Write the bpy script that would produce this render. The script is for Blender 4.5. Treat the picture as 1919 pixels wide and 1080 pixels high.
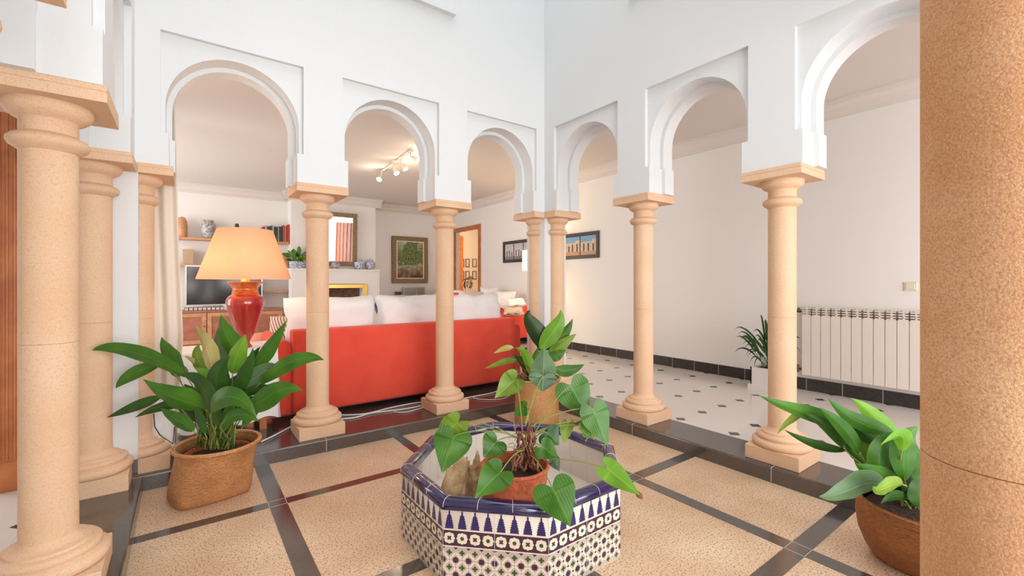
import bpy, bmesh, math, random
from mathutils import Vector, Matrix, noise
R = math.radians
sc = bpy.context.scene
for o in list(bpy.data.objects): bpy.data.objects.remove(o)
COL = sc.collection
random.seed(7)

# ---------------------------------------------------------------- camera
F, TH, Y0, H = 833.54, 0.6356, 529.28, 1.1475
CT, ST = math.cos(TH), math.sin(TH)
cam_d = bpy.data.cameras.new('camera'); cam = bpy.data.objects.new('camera', cam_d); COL.objects.link(cam)
cam_d.sensor_width = 36; cam_d.lens = F / 1919 * 36
cam_d.shift_y = -(540 - Y0) / 1919; cam_d.shift_x = -0.00026
cam_d.clip_start = .02
cam.location = (0, 0, H); cam.rotation_euler = (R(90), 0, -TH)
sc.camera = cam
# ---------------------------------------------------------------- world, light, exposure
w = bpy.data.worlds.new('World'); sc.world = w; w.use_nodes = True
bg = w.node_tree.nodes['Background']; bg.inputs[0].default_value = (0.96, 0.975, 1.0, 1); bg.inputs[1].default_value = 0.80
sc.view_settings.view_transform = 'Standard'; sc.view_settings.look = 'None'
sc.view_settings.gamma = 1; sc.view_settings.use_curve_mapping = False
sc.view_settings.exposure = 1.28

def area(name, loc, rot, sx, sy, power, color=(1, 1, 1)):
    d = bpy.data.lights.new(name, 'AREA'); d.shape = 'RECTANGLE'; d.size = sx; d.size_y = sy
    d.energy = power; d.color = color
    o = bpy.data.objects.new(name, d); COL.objects.link(o); o.location = loc; o.rotation_euler = rot
    return o
# skylight daylight over the patio, then unseen lights added to brighten the rooms
area('skylight_daylight', (1.3, 1.6, 6.4), (0, 0, 0), 2.6, 2.6, 9, (0.97, 0.985, 1.0))
area('south_fill_light', (1.0, -3.3, 1.5), (R(90), 0, R(-4)), 4.0, 2.4, 72, (1.0, 0.97, 0.94))  # added fill behind the camera, brightens surfaces facing south
area('corridor_fill_light', (4.0, -3.3, 1.5), (R(90), 0, 0), 1.5, 2.2, 26, (1.0, 0.985, 0.97))  # added out-of-view fill, lifts the dark east corridor
area('west_fill_light', (-2.35, 6.6, 1.6), (0, R(-90), 0), 2.2, 4.5, 48, (1.0, 0.97, 0.95))  # added at the unseen west window, brightens the living room

# ---------------------------------------------------------------- helpers
def AT(px, py, zc):
    u = (px - 960) / F; v = -(py - Y0) / F
    return Vector(((u * CT + ST) * zc, (-u * ST + CT) * zc, H + v * zc))
def ONY(px, py, Y):
    u = (px - 960) / F; zc = Y / (-u * ST + CT)
    return AT(px, py, zc)
def ONX(px, py, X):
    u = (px - 960) / F; zc = X / (u * CT + ST)
    return AT(px, py, zc)
def ONZ(px, py, Z):
    v = -(py - Y0) / F
    return AT(px, py, (Z - H) / v)

def mat(name, col, rough=.6, noise_scale=None, col2=None, bump=0, bump_scale=None, spec=.5, metal=0, emis=None, estr=0,
        trans=0, detail=4, contrast=(.35, .65), coat=0, sheen=0):
    m = bpy.data.materials.new(name); m.use_nodes = True
    nt = m.node_tree; b = nt.nodes['Principled BSDF']
    b.inputs['Base Color'].default_value = (*col, 1); b.inputs['Roughness'].default_value = rough
    b.inputs['Metallic'].default_value = metal; b.inputs['Specular IOR Level'].default_value = spec
    if coat: b.inputs['Coat Weight'].default_value = coat; b.inputs['Coat Roughness'].default_value = .05
    if sheen: b.inputs['Sheen Weight'].default_value = sheen
    if emis: b.inputs['Emission Color'].default_value = (*emis, 1); b.inputs['Emission Strength'].default_value = estr
    tc = nt.nodes.new('ShaderNodeTexCoord')
    if col2:
        n = nt.nodes.new('ShaderNodeTexNoise'); n.inputs['Scale'].default_value = noise_scale; n.inputs['Detail'].default_value = detail
        r = nt.nodes.new('ShaderNodeValToRGB'); r.color_ramp.elements[0].position = contrast[0]; r.color_ramp.elements[1].position = contrast[1]
        r.color_ramp.elements[0].color = (*col, 1); r.color_ramp.elements[1].color = (*col2, 1)
        nt.links.new(tc.outputs['Object'], n.inputs['Vector']); nt.links.new(n.outputs['Fac'], r.inputs['Fac'])
        nt.links.new(r.outputs['Color'], b.inputs['Base Color'])
    if bump:
        n2 = nt.nodes.new('ShaderNodeTexNoise'); n2.inputs['Scale'].default_value = bump_scale or 60; n2.inputs['Detail'].default_value = 3
        bp = nt.nodes.new('ShaderNodeBump'); bp.inputs['Strength'].default_value = bump; bp.inputs['Distance'].default_value = .01
        nt.links.new(tc.outputs['Object'], n2.inputs['Vector']); nt.links.new(n2.outputs['Fac'], bp.inputs['Height'])
        nt.links.new(bp.outputs['Normal'], b.inputs['Normal'])
    return m

def two_noise(name, c_base, c_big, c_speck, big_scale, speck_scale, rough, bump=.1, spec=.5, speck=(.60, .68), big=(.35, .65), dist=.01, c_light=None):
    """stone: slow colour drift, dark specks and pale specks"""
    m = mat(name, c_base, rough, big_scale, c_big, bump, speck_scale, spec=spec, contrast=big)
    nt = m.node_tree; b = nt.nodes['Principled BSDF']
    tc = [n for n in nt.nodes if n.type == 'TEX_COORD'][0]
    src = b.inputs['Base Color'].links[0].from_socket
    for k, c, sc_, rng in ((0, c_speck, speck_scale, speck), (1, c_light, speck_scale * 1.35, (.62, .7))):
        if c is None: continue
        n = nt.nodes.new('ShaderNodeTexNoise'); n.inputs['Scale'].default_value = sc_; n.inputs['Detail'].default_value = 2
        mp = nt.nodes.new('ShaderNodeMapping'); mp.inputs['Location'].default_value = (3.1 * k, 5.7 * k, 1.3)
        r = nt.nodes.new('ShaderNodeValToRGB'); r.color_ramp.elements[0].position = rng[0]; r.color_ramp.elements[1].position = rng[1]
        mx = nt.nodes.new('ShaderNodeMixRGB'); mx.inputs[2].default_value = (*c, 1)
        nt.links.new(tc.outputs['Object'], mp.inputs['Vector']); nt.links.new(mp.outputs[0], n.inputs['Vector'])
        nt.links.new(n.outputs['Fac'], r.inputs['Fac']); nt.links.new(r.outputs['Color'], mx.inputs[0])
        nt.links.new(src, mx.inputs[1]); src = mx.outputs[0]
    nt.links.new(src, b.inputs['Base Color'])
    return m

M = {}
M['plaster'] = mat('plaster_white', (.76, .775, .78), .75, bump=.08, bump_scale=45, spec=.2)
M['wall'] = mat('wall_paint', (.85, .83, .805), .7, bump=.03, bump_scale=50, spec=.25)
M['ceil'] = mat('ceiling_paint', (.74, .68, .64), .8, spec=.2)
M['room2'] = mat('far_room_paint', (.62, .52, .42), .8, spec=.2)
M['stone'] = two_noise('sandstone', (.74, .485, .305), (.79, .55, .37), (.665, .415, .25), 3.5, 150, .66, .10, spec=.25, speck=(.50, .78), c_light=(.80, .60, .43))
M['stone_d'] = two_noise('coarse_sandstone', (.68, .37, .19), (.80, .50, .29), (.48, .22, .10), 7.0, 380, .85, .25, spec=.08, speck=(.40, .85), c_light=(.82, .56, .36))
M['terrazzo'] = two_noise('washed_pebble', (.66, .44, .275), (.79, .585, .40), (.30, .17, .095), 2.6, 130, .42, .1, spec=.4, speck=(.52, .66), c_light=(.72, .57, .39))
M['granite'] = two_noise('dark_granite', (.050, .040, .036), (.075, .060, .052), (.022, .018, .016), 3, 220, .16, .0, spec=1.0, c_light=(.15, .125, .11))
M['granite'].node_tree.nodes['Principled BSDF'].inputs['IOR'].default_value = 1.6
M['grout'] = mat('grout_white', (.66, .62, .58), .8)
M['wood'] = mat('orange_wood', (.43, .125, .035), .35, 9, (.55, .19, .06), spec=.5)
M['wardrobe'] = mat('wardrobe_wood', (.27, .060, .014), .6, 5, (.36, .09, .025), spec=.2)
M['basetile'] = mat('base_tile', (.030, .024, .022), .35, 60, (.05, .04, .036), spec=.4)
M['woodmid'] = mat('honey_wood', (.52, .25, .12), .45, 12, (.62, .33, .17))
M['woodcab'] = mat('cherry_wood', (.36, .13, .075), .4, 10, (.47, .19, .11))
M['darkwood'] = mat('dark_wood', (.09, .04, .025), .4, 14, (.14, .065, .04))
M['red'] = mat('red_canvas', (.76, .078, .046), .8, 4, (.82, .10, .06), bump=.12, bump_scale=350, spec=.15, sheen=.15)
M['white_cloth'] = mat('white_cloth', (.88, .87, .865), .85, bump=.25, bump_scale=22, spec=.15)
M['cream'] = mat('cream_cloth', (.80, .68, .50), .85, bump=.3, bump_scale=20, spec=.15)
M['curtain'] = mat('curtain_cloth', (.84, .75, .64), .85, bump=.1, bump_scale=200, spec=.1)
M['black'] = mat('black_gloss', (.012, .012, .013), .12, spec=.6)
M['silver'] = mat('silver_trim', (.62, .62, .63), .3, metal=.8)
M['chrome'] = mat('chrome', (.75, .75, .76), .15, metal=1)
M['brass'] = mat('brass', (.86, .60, .17), .25, metal=1)
M['mirror'] = mat('mirror_glass', (.85, .85, .85), .02, metal=1)
M['gilt'] = mat('brown_gilt', (.20, .12, .06), .5, 30, (.30, .19, .09), bump=.3)
M['radiator'] = mat('radiator_enamel', (.82, .74, .67), .3)
M['cable'] = mat('white_cable', (.75, .73, .70), .5)
M['soil'] = mat('soil', (.03, .014, .008), .95, 60, (.07, .032, .018), bump=.8, bump_scale=120)
M['terracotta'] = mat('terracotta', (.40, .085, .035), .8, 40, (.56, .14, .06), bump=.6, bump_scale=90)
M['rock'] = mat('limestone_rock', (.52, .33, .16), .9, 14, (.80, .60, .38), bump=1.0, bump_scale=45, contrast=(.35, .7))
M['blue'] = mat('cobalt_glaze', (.012, .010, .055), .14, 16, (.022, .016, .085), spec=.7, coat=.6)
M['tile'] = mat('white_glaze', (.77, .70, .62), .22, spec=.5)
M['t_blue'] = mat('pattern_blue', (.030, .020, .11), .25)
M['t_purple'] = mat('pattern_purple', (.055, .022, .045), .25)
M['t_green'] = mat('pattern_green', (.035, .085, .035), .25)
M['t_ground'] = mat('pattern_ground', (.50, .42, .36), .25)
M['t_cream'] = mat('pattern_cream', (.78, .68, .56), .25)
M['lampglaze'] = mat('red_lamp_glaze', (.36, .008, .014), .14, 4, (.46, .05, .03), spec=.6, coat=.6)
M['lamporange'] = mat('orange_lamp_glaze', (.66, .17, .03), .2, 30, (.5, .1, .03), spec=.6, coat=.4)
M['bluewhite'] = mat('blue_white_porcelain', (.16, .22, .40), .18, 55, (.70, .72, .74), contrast=(.44, .54), detail=3)
M['porcelain'] = mat('grey_porcelain', (.46, .44, .44), .3, 26, (.18, .17, .20), contrast=(.52, .60))
M['figure'] = mat('dark_figure', (.05, .035, .03), .4)
M['bronze'] = mat('dark_bronze', (.12, .07, .03), .4, metal=.5)
M['box'] = mat('wooden_box', (.45, .30, .19), .5, 8, (.52, .36, .23))
M['brick'] = mat('garden_stone', (.70, .60, .48), .9, 5, (.82, .74, .62), bump=.5, bump_scale=20)
M['hedge'] = mat('garden_green', (.16, .26, .08), .8, 12, (.35, .42, .18))
M['pinkish'] = mat('salmon_cloth', (.80, .30, .20), .8)
M['ochre'] = mat('ochre_cloth', (.80, .50, .18), .8)
M['plate'] = mat('switch_plastic', (.78, .70, .58), .35)
M['ftile'] = None

def stripe_mat(name, c1, c2, c3, scale, axis=0, rot=0):
    m = bpy.data.materials.new(name); m.use_nodes = True; nt = m.node_tree; b = nt.nodes['Principled BSDF']
    b.inputs['Roughness'].default_value = .85
    tc = nt.nodes.new('ShaderNodeTexCoord'); mp = nt.nodes.new('ShaderNodeMapping'); mp.inputs['Rotation'].default_value = (0, rot, rot)
    wv = nt.nodes.new('ShaderNodeTexWave'); wv.inputs['Scale'].default_value = scale; wv.inputs['Distortion'].default_value = .4
    r = nt.nodes.new('ShaderNodeValToRGB'); r.color_ramp.elements[0].color = (*c1, 1); r.color_ramp.elements[1].color = (*c2, 1)
    e = r.color_ramp.elements.new(.78); e.color = (*c3, 1); e = r.color_ramp.elements.new(.70); e.color = (*c1, 1)
    nt.links.new(tc.outputs['Object'], mp.inputs[0]); nt.links.new(mp.outputs[0], wv.inputs[0]); nt.links.new(wv.outputs['Fac'], r.inputs[0]); nt.links.new(r.outputs[0], b.inputs['Base Color'])
    return m
M['stripe'] = stripe_mat('striped_cloth', (.78, .68, .56), (.45, .07, .06), (.12, .10, .08), 14, rot=.5)

def basket_mat(name, c1, c2, c3):
    m = bpy.data.materials.new(name); m.use_nodes = True; nt = m.node_tree; b = nt.nodes['Principled BSDF']
    b.inputs['Roughness'].default_value = .6
    tc = nt.nodes.new('ShaderNodeTexCoord')
    wz = nt.nodes.new('ShaderNodeTexWave'); wz.bands_direction = 'Z'; wz.inputs['Scale'].default_value = 34; wz.inputs['Distortion'].default_value = 1.2; wz.inputs['Detail'].default_value = 1
    wd = nt.nodes.new('ShaderNodeTexNoise'); wd.inputs['Scale'].default_value = 75; wd.inputs['Detail'].default_value = 3
    mpv = nt.nodes.new('ShaderNodeMapping'); mpv.inputs['Scale'].default_value = (1, 1, 2.2)
    ns = nt.nodes.new('ShaderNodeTexNoise'); ns.inputs['Scale'].default_value = 7
    add = nt.nodes.new('ShaderNodeMath'); add.operation = 'MULTIPLY_ADD'; add.inputs[1].default_value = .5
    r = nt.nodes.new('ShaderNodeValToRGB'); r.color_ramp.elements[0].position = .3; r.color_ramp.elements[1].position = .95
    r.color_ramp.elements[0].color = (*c1, 1); r.color_ramp.elements[1].color = (*c3, 1); e = r.color_ramp.elements.new(.6); e.color = (*c2, 1)
    mix = nt.nodes.new('ShaderNodeMixRGB'); mix.blend_type = 'MULTIPLY'; mix.inputs[0].default_value = .45
    r2 = nt.nodes.new('ShaderNodeValToRGB'); r2.color_ramp.elements[0].color = (.45, .4, .35, 1); r2.color_ramp.elements[0].position = .3; r2.color_ramp.elements[1].position = .7
    bp = nt.nodes.new('ShaderNodeBump'); bp.inputs['Strength'].default_value = .7; bp.inputs['Distance'].default_value = .006
    L = nt.links.new
    L(tc.outputs['Object'], wz.inputs[0]); L(tc.outputs['Object'], mpv.inputs[0]); L(mpv.outputs[0], wd.inputs[0]); L(tc.outputs['Object'], ns.inputs['Vector'])
    L(wz.outputs['Fac'], add.inputs[0]); L(wd.outputs['Fac'], add.inputs[2]); L(add.outputs[0], r.inputs[0])
    L(ns.outputs['Fac'], r2.inputs[0]); L(r.outputs[0], mix.inputs[1]); L(r2.outputs[0], mix.inputs[2]); L(mix.outputs[0], b.inputs['Base Color'])
    L(add.outputs[0], bp.inputs['Height']); L(bp.outputs[0], b.inputs['Normal'])
    return m
M['basket'] = basket_mat('wicker', (.24, .078, .020), (.53, .215, .070), (.70, .36, .155))
M['basket_d'] = basket_mat('dark_wicker', (.10, .026, .005), (.28, .088, .017), (.44, .17, .045))
M['basket_o'] = basket_mat('orange_wicker', (.34, .14, .035), (.56, .27, .09), (.68, .38, .15))

def leaf_mat(name, c, c2, rough=.38):
    m = bpy.data.materials.new(name); m.use_nodes = True; nt = m.node_tree; b = nt.nodes['Principled BSDF']
    b.inputs['Roughness'].default_value = rough; b.inputs['Specular IOR Level'].default_value = .45
    tc = nt.nodes.new('ShaderNodeTexCoord')
    n = nt.nodes.new('ShaderNodeTexNoise'); n.inputs['Scale'].default_value = 9
    wv = nt.nodes.new('ShaderNodeTexWave'); wv.inputs['Scale'].default_value = 3; wv.bands_direction = 'X'
    r = nt.nodes.new('ShaderNodeValToRGB'); r.color_ramp.elements[0].position = .35; r.color_ramp.elements[1].position = .7
    r.color_ramp.elements[0].color = (*c, 1); r.color_ramp.elements[1].color = (*c2, 1)
    uv = nt.nodes.new('ShaderNodeUVMap')
    sep = nt.nodes.new('ShaderNodeSeparateXYZ')
    L = nt.links.new
    L(uv.outputs[0], sep.inputs[0])
    # fine veins running with the blade (v = across)
    ml = nt.nodes.new('ShaderNodeMath'); ml.operation = 'MULTIPLY'; ml.inputs[1].default_value = 95
    sn = nt.nodes.new('ShaderNodeMath'); sn.operation = 'SINE'
    bp = nt.nodes.new('ShaderNodeBump'); bp.inputs['Strength'].default_value = .09; bp.inputs['Distance'].default_value = .002
    L(sep.outputs[1], ml.inputs[0]); L(ml.outputs[0], sn.inputs[0]); L(sn.outputs[0], bp.inputs['Height']); L(bp.outputs[0], b.inputs['Normal'])
    # pale midrib
    s2 = nt.nodes.new('ShaderNodeMath'); s2.operation = 'SUBTRACT'; s2.inputs[1].default_value = .5
    ab = nt.nodes.new('ShaderNodeMath'); ab.operation = 'ABSOLUTE'
    lt = nt.nodes.new('ShaderNodeMath'); lt.operation = 'LESS_THAN'; lt.inputs[1].default_value = .013
    mx = nt.nodes.new('ShaderNodeMixRGB'); mx.inputs[2].default_value = (c2[0] * 1.35 + .01, c2[1] * 1.25 + .01, c2[2] * 1.2, 1)
    L(sep.outputs[1], s2.inputs[0]); L(s2.outputs[0], ab.inputs[0]); L(ab.outputs[0], lt.inputs[0])
    L(tc.outputs['Object'], n.inputs['Vector']); L(n.outputs['Fac'], r.inputs[0]); L(lt.outputs[0], mx.inputs[0]); L(r.outputs[0], mx.inputs[1]); L(mx.outputs[0], b.inputs['Base Color'])
    tr = nt.nodes.new('ShaderNodeBsdfTranslucent'); L(mx.outputs[0], tr.inputs[0])
    ms = nt.nodes.new('ShaderNodeMixShader'); ms.inputs[0].default_value = .16
    out = [x for x in nt.nodes if x.type == 'OUTPUT_MATERIAL'][0]
    L(b.outputs[0], ms.inputs[1]); L(tr.outputs[0], ms.inputs[2]); L(ms.outputs[0], out.inputs[0])
    return m
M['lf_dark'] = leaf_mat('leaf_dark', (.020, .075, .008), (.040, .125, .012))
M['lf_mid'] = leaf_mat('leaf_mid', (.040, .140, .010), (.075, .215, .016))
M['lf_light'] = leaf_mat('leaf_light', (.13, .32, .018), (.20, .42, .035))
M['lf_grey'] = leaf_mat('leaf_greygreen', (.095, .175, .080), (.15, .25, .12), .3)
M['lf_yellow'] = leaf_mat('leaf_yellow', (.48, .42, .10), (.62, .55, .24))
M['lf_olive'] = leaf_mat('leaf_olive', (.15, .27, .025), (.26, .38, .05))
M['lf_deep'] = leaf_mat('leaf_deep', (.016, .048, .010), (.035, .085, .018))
M['stem_b'] = mat('brown_stem', (.16, .035, .02), .6, 30, (.30, .12, .07))
M['stem_g'] = mat('green_stem', (.24, .27, .06), .5)

class MB:
    """collects shapes for ONE mesh object"""
    def __init__(s): s.v = []; s.f = []; s.m = []; s.sm = []; s.uv = {}
    def add(s, vs, fs, mi=0, smooth=False):
        o = len(s.v); s.v += [tuple(p) for p in vs]
        for f in fs: s.f.append([o + i for i in f]); s.m.append(mi); s.sm.append(smooth)
    def box(s, a, b, mi=0):
        x0, y0, z0 = a; x1, y1, z1 = b
        x0, x1 = sorted((x0, x1)); y0, y1 = sorted((y0, y1)); z0, z1 = sorted((z0, z1))
        s.add([(x0, y0, z0), (x1, y0, z0), (x1, y1, z0), (x0, y1, z0), (x0, y0, z1), (x1, y0, z1), (x1, y1, z1), (x0, y1, z1)],
              [(0, 3, 2, 1), (4, 5, 6, 7), (0, 1, 5, 4), (1, 2, 6, 5), (2, 3, 7, 6), (3, 0, 4, 7)], mi)
    def lathe(s, prof, c=(0, 0, 0), n=32, mi=0, smooth=True, cap=True, sx=1, sy=1):
        vs = []
        for r, z in prof:
            for i in range(n):
                a = 2 * math.pi * i / n; vs.append((c[0] + r * sx * math.cos(a), c[1] + r * sy * math.sin(a), c[2] + z))
        fs = []
        for j in range(len(prof) - 1):
            for i in range(n): fs.append((j * n + i, j * n + (i + 1) % n, (j + 1) * n + (i + 1) % n, (j + 1) * n + i))
        s.add(vs, fs, mi, smooth)
        if cap:
            o = len(s.v) - len(vs)
            for j, rev in ((0, True), (len(prof) - 1, False)):
                if prof[j][0] > 1e-5:
                    ids = [o + j * n + i for i in range(n)]
                    s.f.append(ids[::-1] if rev else ids); s.m.append(mi); s.sm.append(False)
    def tube(s, pts, rad, n=8, mi=0, smooth=True):
        pts = [Vector(p) for p in pts]; k = len(pts)
        if not hasattr(rad, '__len__'): rad = [rad] * k
        vs = []; up = Vector((0, 0, 1)); prev = None
        for i, p in enumerate(pts):
            t = (pts[min(i + 1, k - 1)] - pts[max(i - 1, 0)]).normalized()
            if prev is None:
                a = t.cross(up)
                if a.length < .05: a = t.cross(Vector((1, 0, 0)))
            else: a = prev - t * prev.dot(t)
            a.normalize(); prev = a; b = t.cross(a)
            for j in range(n):
                an = 2 * math.pi * j / n; vs.append(p + (a * math.cos(an) + b * math.sin(an)) * rad[i])
        fs = [(i * n + j, i * n + (j + 1) % n, (i + 1) * n + (j + 1) % n, (i + 1) * n + j) for i in range(k - 1) for j in range(n)]
        fs += [tuple(range(n))[::-1], tuple((k - 1) * n + j for j in range(n))]
        s.add(vs, fs, mi, smooth)
    def prism(s, poly, fn, t0, t1, mi=0):
        """poly: 2D outline; fn(u, v, t) -> 3D; extruded t0..t1 (triangulated)"""
        bm = bmesh.new()
        a = [bm.verts.new(fn(u, v, t0)) for u, v in poly]; b = [bm.verts.new(fn(u, v, t1)) for u, v in poly]
        fa = bm.faces.new(a); fb = bm.faces.new(b[::-1])
        for i in range(len(poly)):
            j = (i + 1) % len(poly); bm.faces.new((a[i], b[i], b[j], a[j]))
        bmesh.ops.triangulate(bm, faces=[fa, fb]); bmesh.ops.recalc_face_normals(bm, faces=bm.faces)
        bm.verts.index_update()
        s.add([v.co for v in bm.verts], [[v.index for v in f.verts] for f in bm.faces], mi); bm.free()
    def build(s, name, mats, parent=None, bevel=0, clip=None, seg=2, loc=None):
        me = bpy.data.meshes.new(name)
        vs = [Vector(v) for v in s.v]
        off = None
        if loc is not None: vs = [v - Vector(loc) for v in vs]
        me.from_pydata([tuple(v) for v in vs], [], s.f)
        if not isinstance(mats, (list, tuple)): mats = [mats]
        for m in mats: me.materials.append(m)
        for i, p in enumerate(me.polygons): p.material_index = s.m[i]; p.use_smooth = s.sm[i]
        if any(s.sm): me.set_sharp_from_angle(angle=R(50))
        if clip or bevel:
            bm = bmesh.new(); bm.from_mesh(me)
            if clip:
                for co, no in clip:
                    g = bm.verts[:] + bm.edges[:] + bm.faces[:]
                    r = bmesh.ops.bisect_plane(bm, geom=g, plane_co=co, plane_no=no, clear_outer=True)
                    ed = [e for e in r['geom_cut'] if isinstance(e, bmesh.types.BMEdge)]
                    try: bmesh.ops.edgeloop_fill(bm, edges=ed)
                    except Exception: pass
            if bevel:
                bmesh.ops.remove_doubles(bm, verts=bm.verts, dist=1e-6)
                es = [e for e in bm.edges if len(e.link_faces) == 2 and e.calc_face_angle(0) > .5]
                bmesh.ops.bevel(bm, geom=es, offset=bevel, segments=seg, affect='EDGES', profile=.5, clamp_overlap=True)
                if seg > 2:
                    for f in bm.faces: f.smooth = True
            bm.to_mesh(me); bm.free()
        me.update()
        o = bpy.data.objects.new(name, me); COL.objects.link(o)
        if loc is not None: o.location = loc
        if parent is not None:
            o.parent = parent
            if loc is not None: o.location = Vector(loc) - parent.location if parent.rotation_euler.z == 0 else loc
            else:
                if parent.parent is not None: o.location = (0, 0, 0)
                else: o.location = -parent.location
        return o

def tag(o, label, cat, group=None):
    o['label'] = label; o['category'] = cat
    if group: o['group'] = group
    return o
def thing(name, label, cat, loc=(0, 0, 0), group=None):
    o = bpy.data.objects.new(name, None); o.empty_display_size = .1; COL.objects.link(o); o.location = loc
    return tag(o, label, cat, group)
def struct(mb, name, mats, **k):
    o = mb.build(name, mats, **k)
    if o.parent is None: o['kind'] = 'structure'
    return o
def copy_tree(root, loc, label, group=None):
    r = root.copy(); COL.objects.link(r); r.location = loc; r['label'] = label
    if group: r['group'] = group
    for ch in list(root.children):
        c = ch.copy(); COL.objects.link(c); c.parent = r
        for g in ch.children:
            d = g.copy(); COL.objects.link(d); d.parent = c
    return r
def cushion(mb, c, hx, hy, hz, mi=0, rot=(0, 0, 0), pinch=.82, n=14, wr=.0, seed=0):
    """soft pillow: superellipsoid with pinched corners"""
    vs = []; fs = []
    Rm = Matrix.Rotation(rot[2], 3, 'Z') @ Matrix.Rotation(rot[1], 3, 'Y') @ Matrix.Rotation(rot[0], 3, 'X')
    for side in (1, -1):
        for i in range(n + 1):
            for j in range(n + 1):
                u = -1 + 2 * i / n; v = -1 + 2 * j / n
                e = max(0, (1 - abs(u) ** 3.2)) ** .55 * max(0, (1 - abs(v) ** 3.2)) ** .55
                k = 1 - (1 - pinch) * (1 - abs(u * v)) * (max(abs(u), abs(v)) ** 3) * .6
                p = Vector((u * hx * k, v * hy * k, side * hz * e))
                if wr:
                    nn = noise.noise(Vector((u * 2.2 + seed, v * 2.2, side * .7 + seed)))
                    p += Vector((nn * wr * .4, nn * wr * .4, nn * wr))
                vs.append(Rm @ p + Vector(c))
    m = (n + 1) ** 2
    for s_ in (0, 1):
        for i in range(n):
            for j in range(n):
                a = s_ * m + i * (n + 1) + j; q = (a, a + n + 1, a + n + 2, a + 1)
                fs.append(q if s_ == 0 else q[::-1])
    mb.add(vs, fs, mi, True)

# ---------------------------------------------------------------- setting
K = .0854                       # raised floor level
XB, YA, XC = 2.705, 3.167, -.183   # kerb faces
FB, FA, FC = 2.745, 3.207, -.22    # wall faces
ZP, ZS, ZALF, ZAP = 1.81, 2.0, 2.581, 2.515
A_cols = [-.238, .762, 1.769, 2.777]; B_cols = [3.206, 2.195, 1.19, .185]; C_cols = [3.141, 2.187, 1.213]
TOP = 6.6

def arcade_layer(mb, fn, t0, t1, centers, lo, hi, half_up, half_lo, apex, square, top, bottom=ZP):
    """one wall layer standing on the abaci, pierced by its arches: strips above the impost, piers below"""
    B = [(lo, ZS)]; piers = []; last = lo
    for c in centers:
        piers.append((last, c - half_lo)); last = c + half_lo
        if square: B += [(c - half_up, ZS), (c - half_up, apex), (c + half_up, apex), (c + half_up, ZS)]
        else:
            zc = apex - half_up; B.append((c - half_up, ZS))
            for i in range(0, 41):
                a = math.pi - math.pi * i / 40; B.append((c + half_up * math.cos(a), zc + half_up * math.sin(a)))
            B.append((c + half_up, ZS))
    piers.append((last, hi)); B.append((hi, ZS))
    vs = []; fs = []
    for u, v in B:
        vs += [fn(u, v, t0), fn(u, top, t0), fn(u, v, t1), fn(u, top, t1)]
    for i in range(len(B) - 1):
        p, q = 4 * i, 4 * i + 4
        if abs(B[i][0] - B[i + 1][0]) > 1e-6: fs += [(p, q, q + 1, p + 1), (p + 2, p + 3, q + 3, q + 2), (p + 1, q + 1, q + 3, p + 3)]
        fs.append((p, p + 2, q + 2, q))
    n = 4 * (len(B) - 1); fs += [(0, 1, 3, 2), (n, n + 2, n + 3, n + 1)]
    mb.add(vs, fs)
    for a, b in piers:
        P = [fn(u, v, t) for v in (bottom, ZS) for (u, t) in ((a, t0), (b, t0), (b, t1), (a, t1))]
        mb.add(P, [(0, 3, 2, 1), (4, 5, 6, 7), (0, 1, 5, 4), (1, 2, 6, 5), (2, 3, 7, 6), (3, 0, 4, 7)])
def arcade(name, centers, lo, hi, fn, up=.352, low=.336, m=.374):
    mb = MB()
    arcade_layer(mb, fn, 0, .030, centers, lo, hi, m, low, ZALF, True, TOP)
    arcade_layer(mb, fn, .030, .155, centers, lo, hi, up, low, ZAP, False, TOP)
    arcade_layer(mb, fn, .155, .265, centers, lo, hi, up - .028, low - .026, ZAP - .028, False, TOP)
    return mb
ac = [(A_cols[i] + A_cols[i + 1]) / 2 for i in range(3)]
ac[0] = .266
mbA = arcade('a', ac, -.50, 3.02, lambda u, v, t: (u, FA + t, v))
mbA.box((FB, FA, K), (3.02, FA + .265, ZP)); mbA.box((-.50, FA, K), (-.205, FA + .265, ZP))
struct(mbA, 'wall_north_arcade', M['plaster'])
bc = [(B_cols[0] + B_cols[1]) / 2, (B_cols[1] + B_cols[2]) / 2, (B_cols[2] + B_cols[3]) / 2]
mbB = arcade('b', [-x for x in bc], -FA + .001, 1.2, lambda u, v, t: (FB + t, -u, v))
mbB.box((FB, -.6, K), (FB + .265, .16, ZP))
struct(mbB, 'wall_east_arcade', M['plaster'])
cc = [.72, (C_cols[1] + C_cols[2]) / 2, (C_cols[0] + C_cols[1]) / 2]
mbC = arcade('c', cc, .30, FA - .001, lambda u, v, t: (FC - t, u, v), up=.335, low=.318)
struct(mbC, 'wall_west_arcade', M['plaster'])

mb = MB(); mb.box((FC, -.06, 2.53), (FB, .205, TOP)); struct(mb, 'wall_south', M['plaster'])
# window ledges of the upper storey
mb = MB(); mb.box((.79, FA - .045, 3.312), (1.772, FA + .0, 3.36)); struct(mb, 'trim_1', M['plaster'])
mb = MB(); mb.box((FB - .045, 1.20, 3.306), (FB, 2.20, 3.355)); struct(mb, 'trim_2', M['plaster'])

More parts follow.
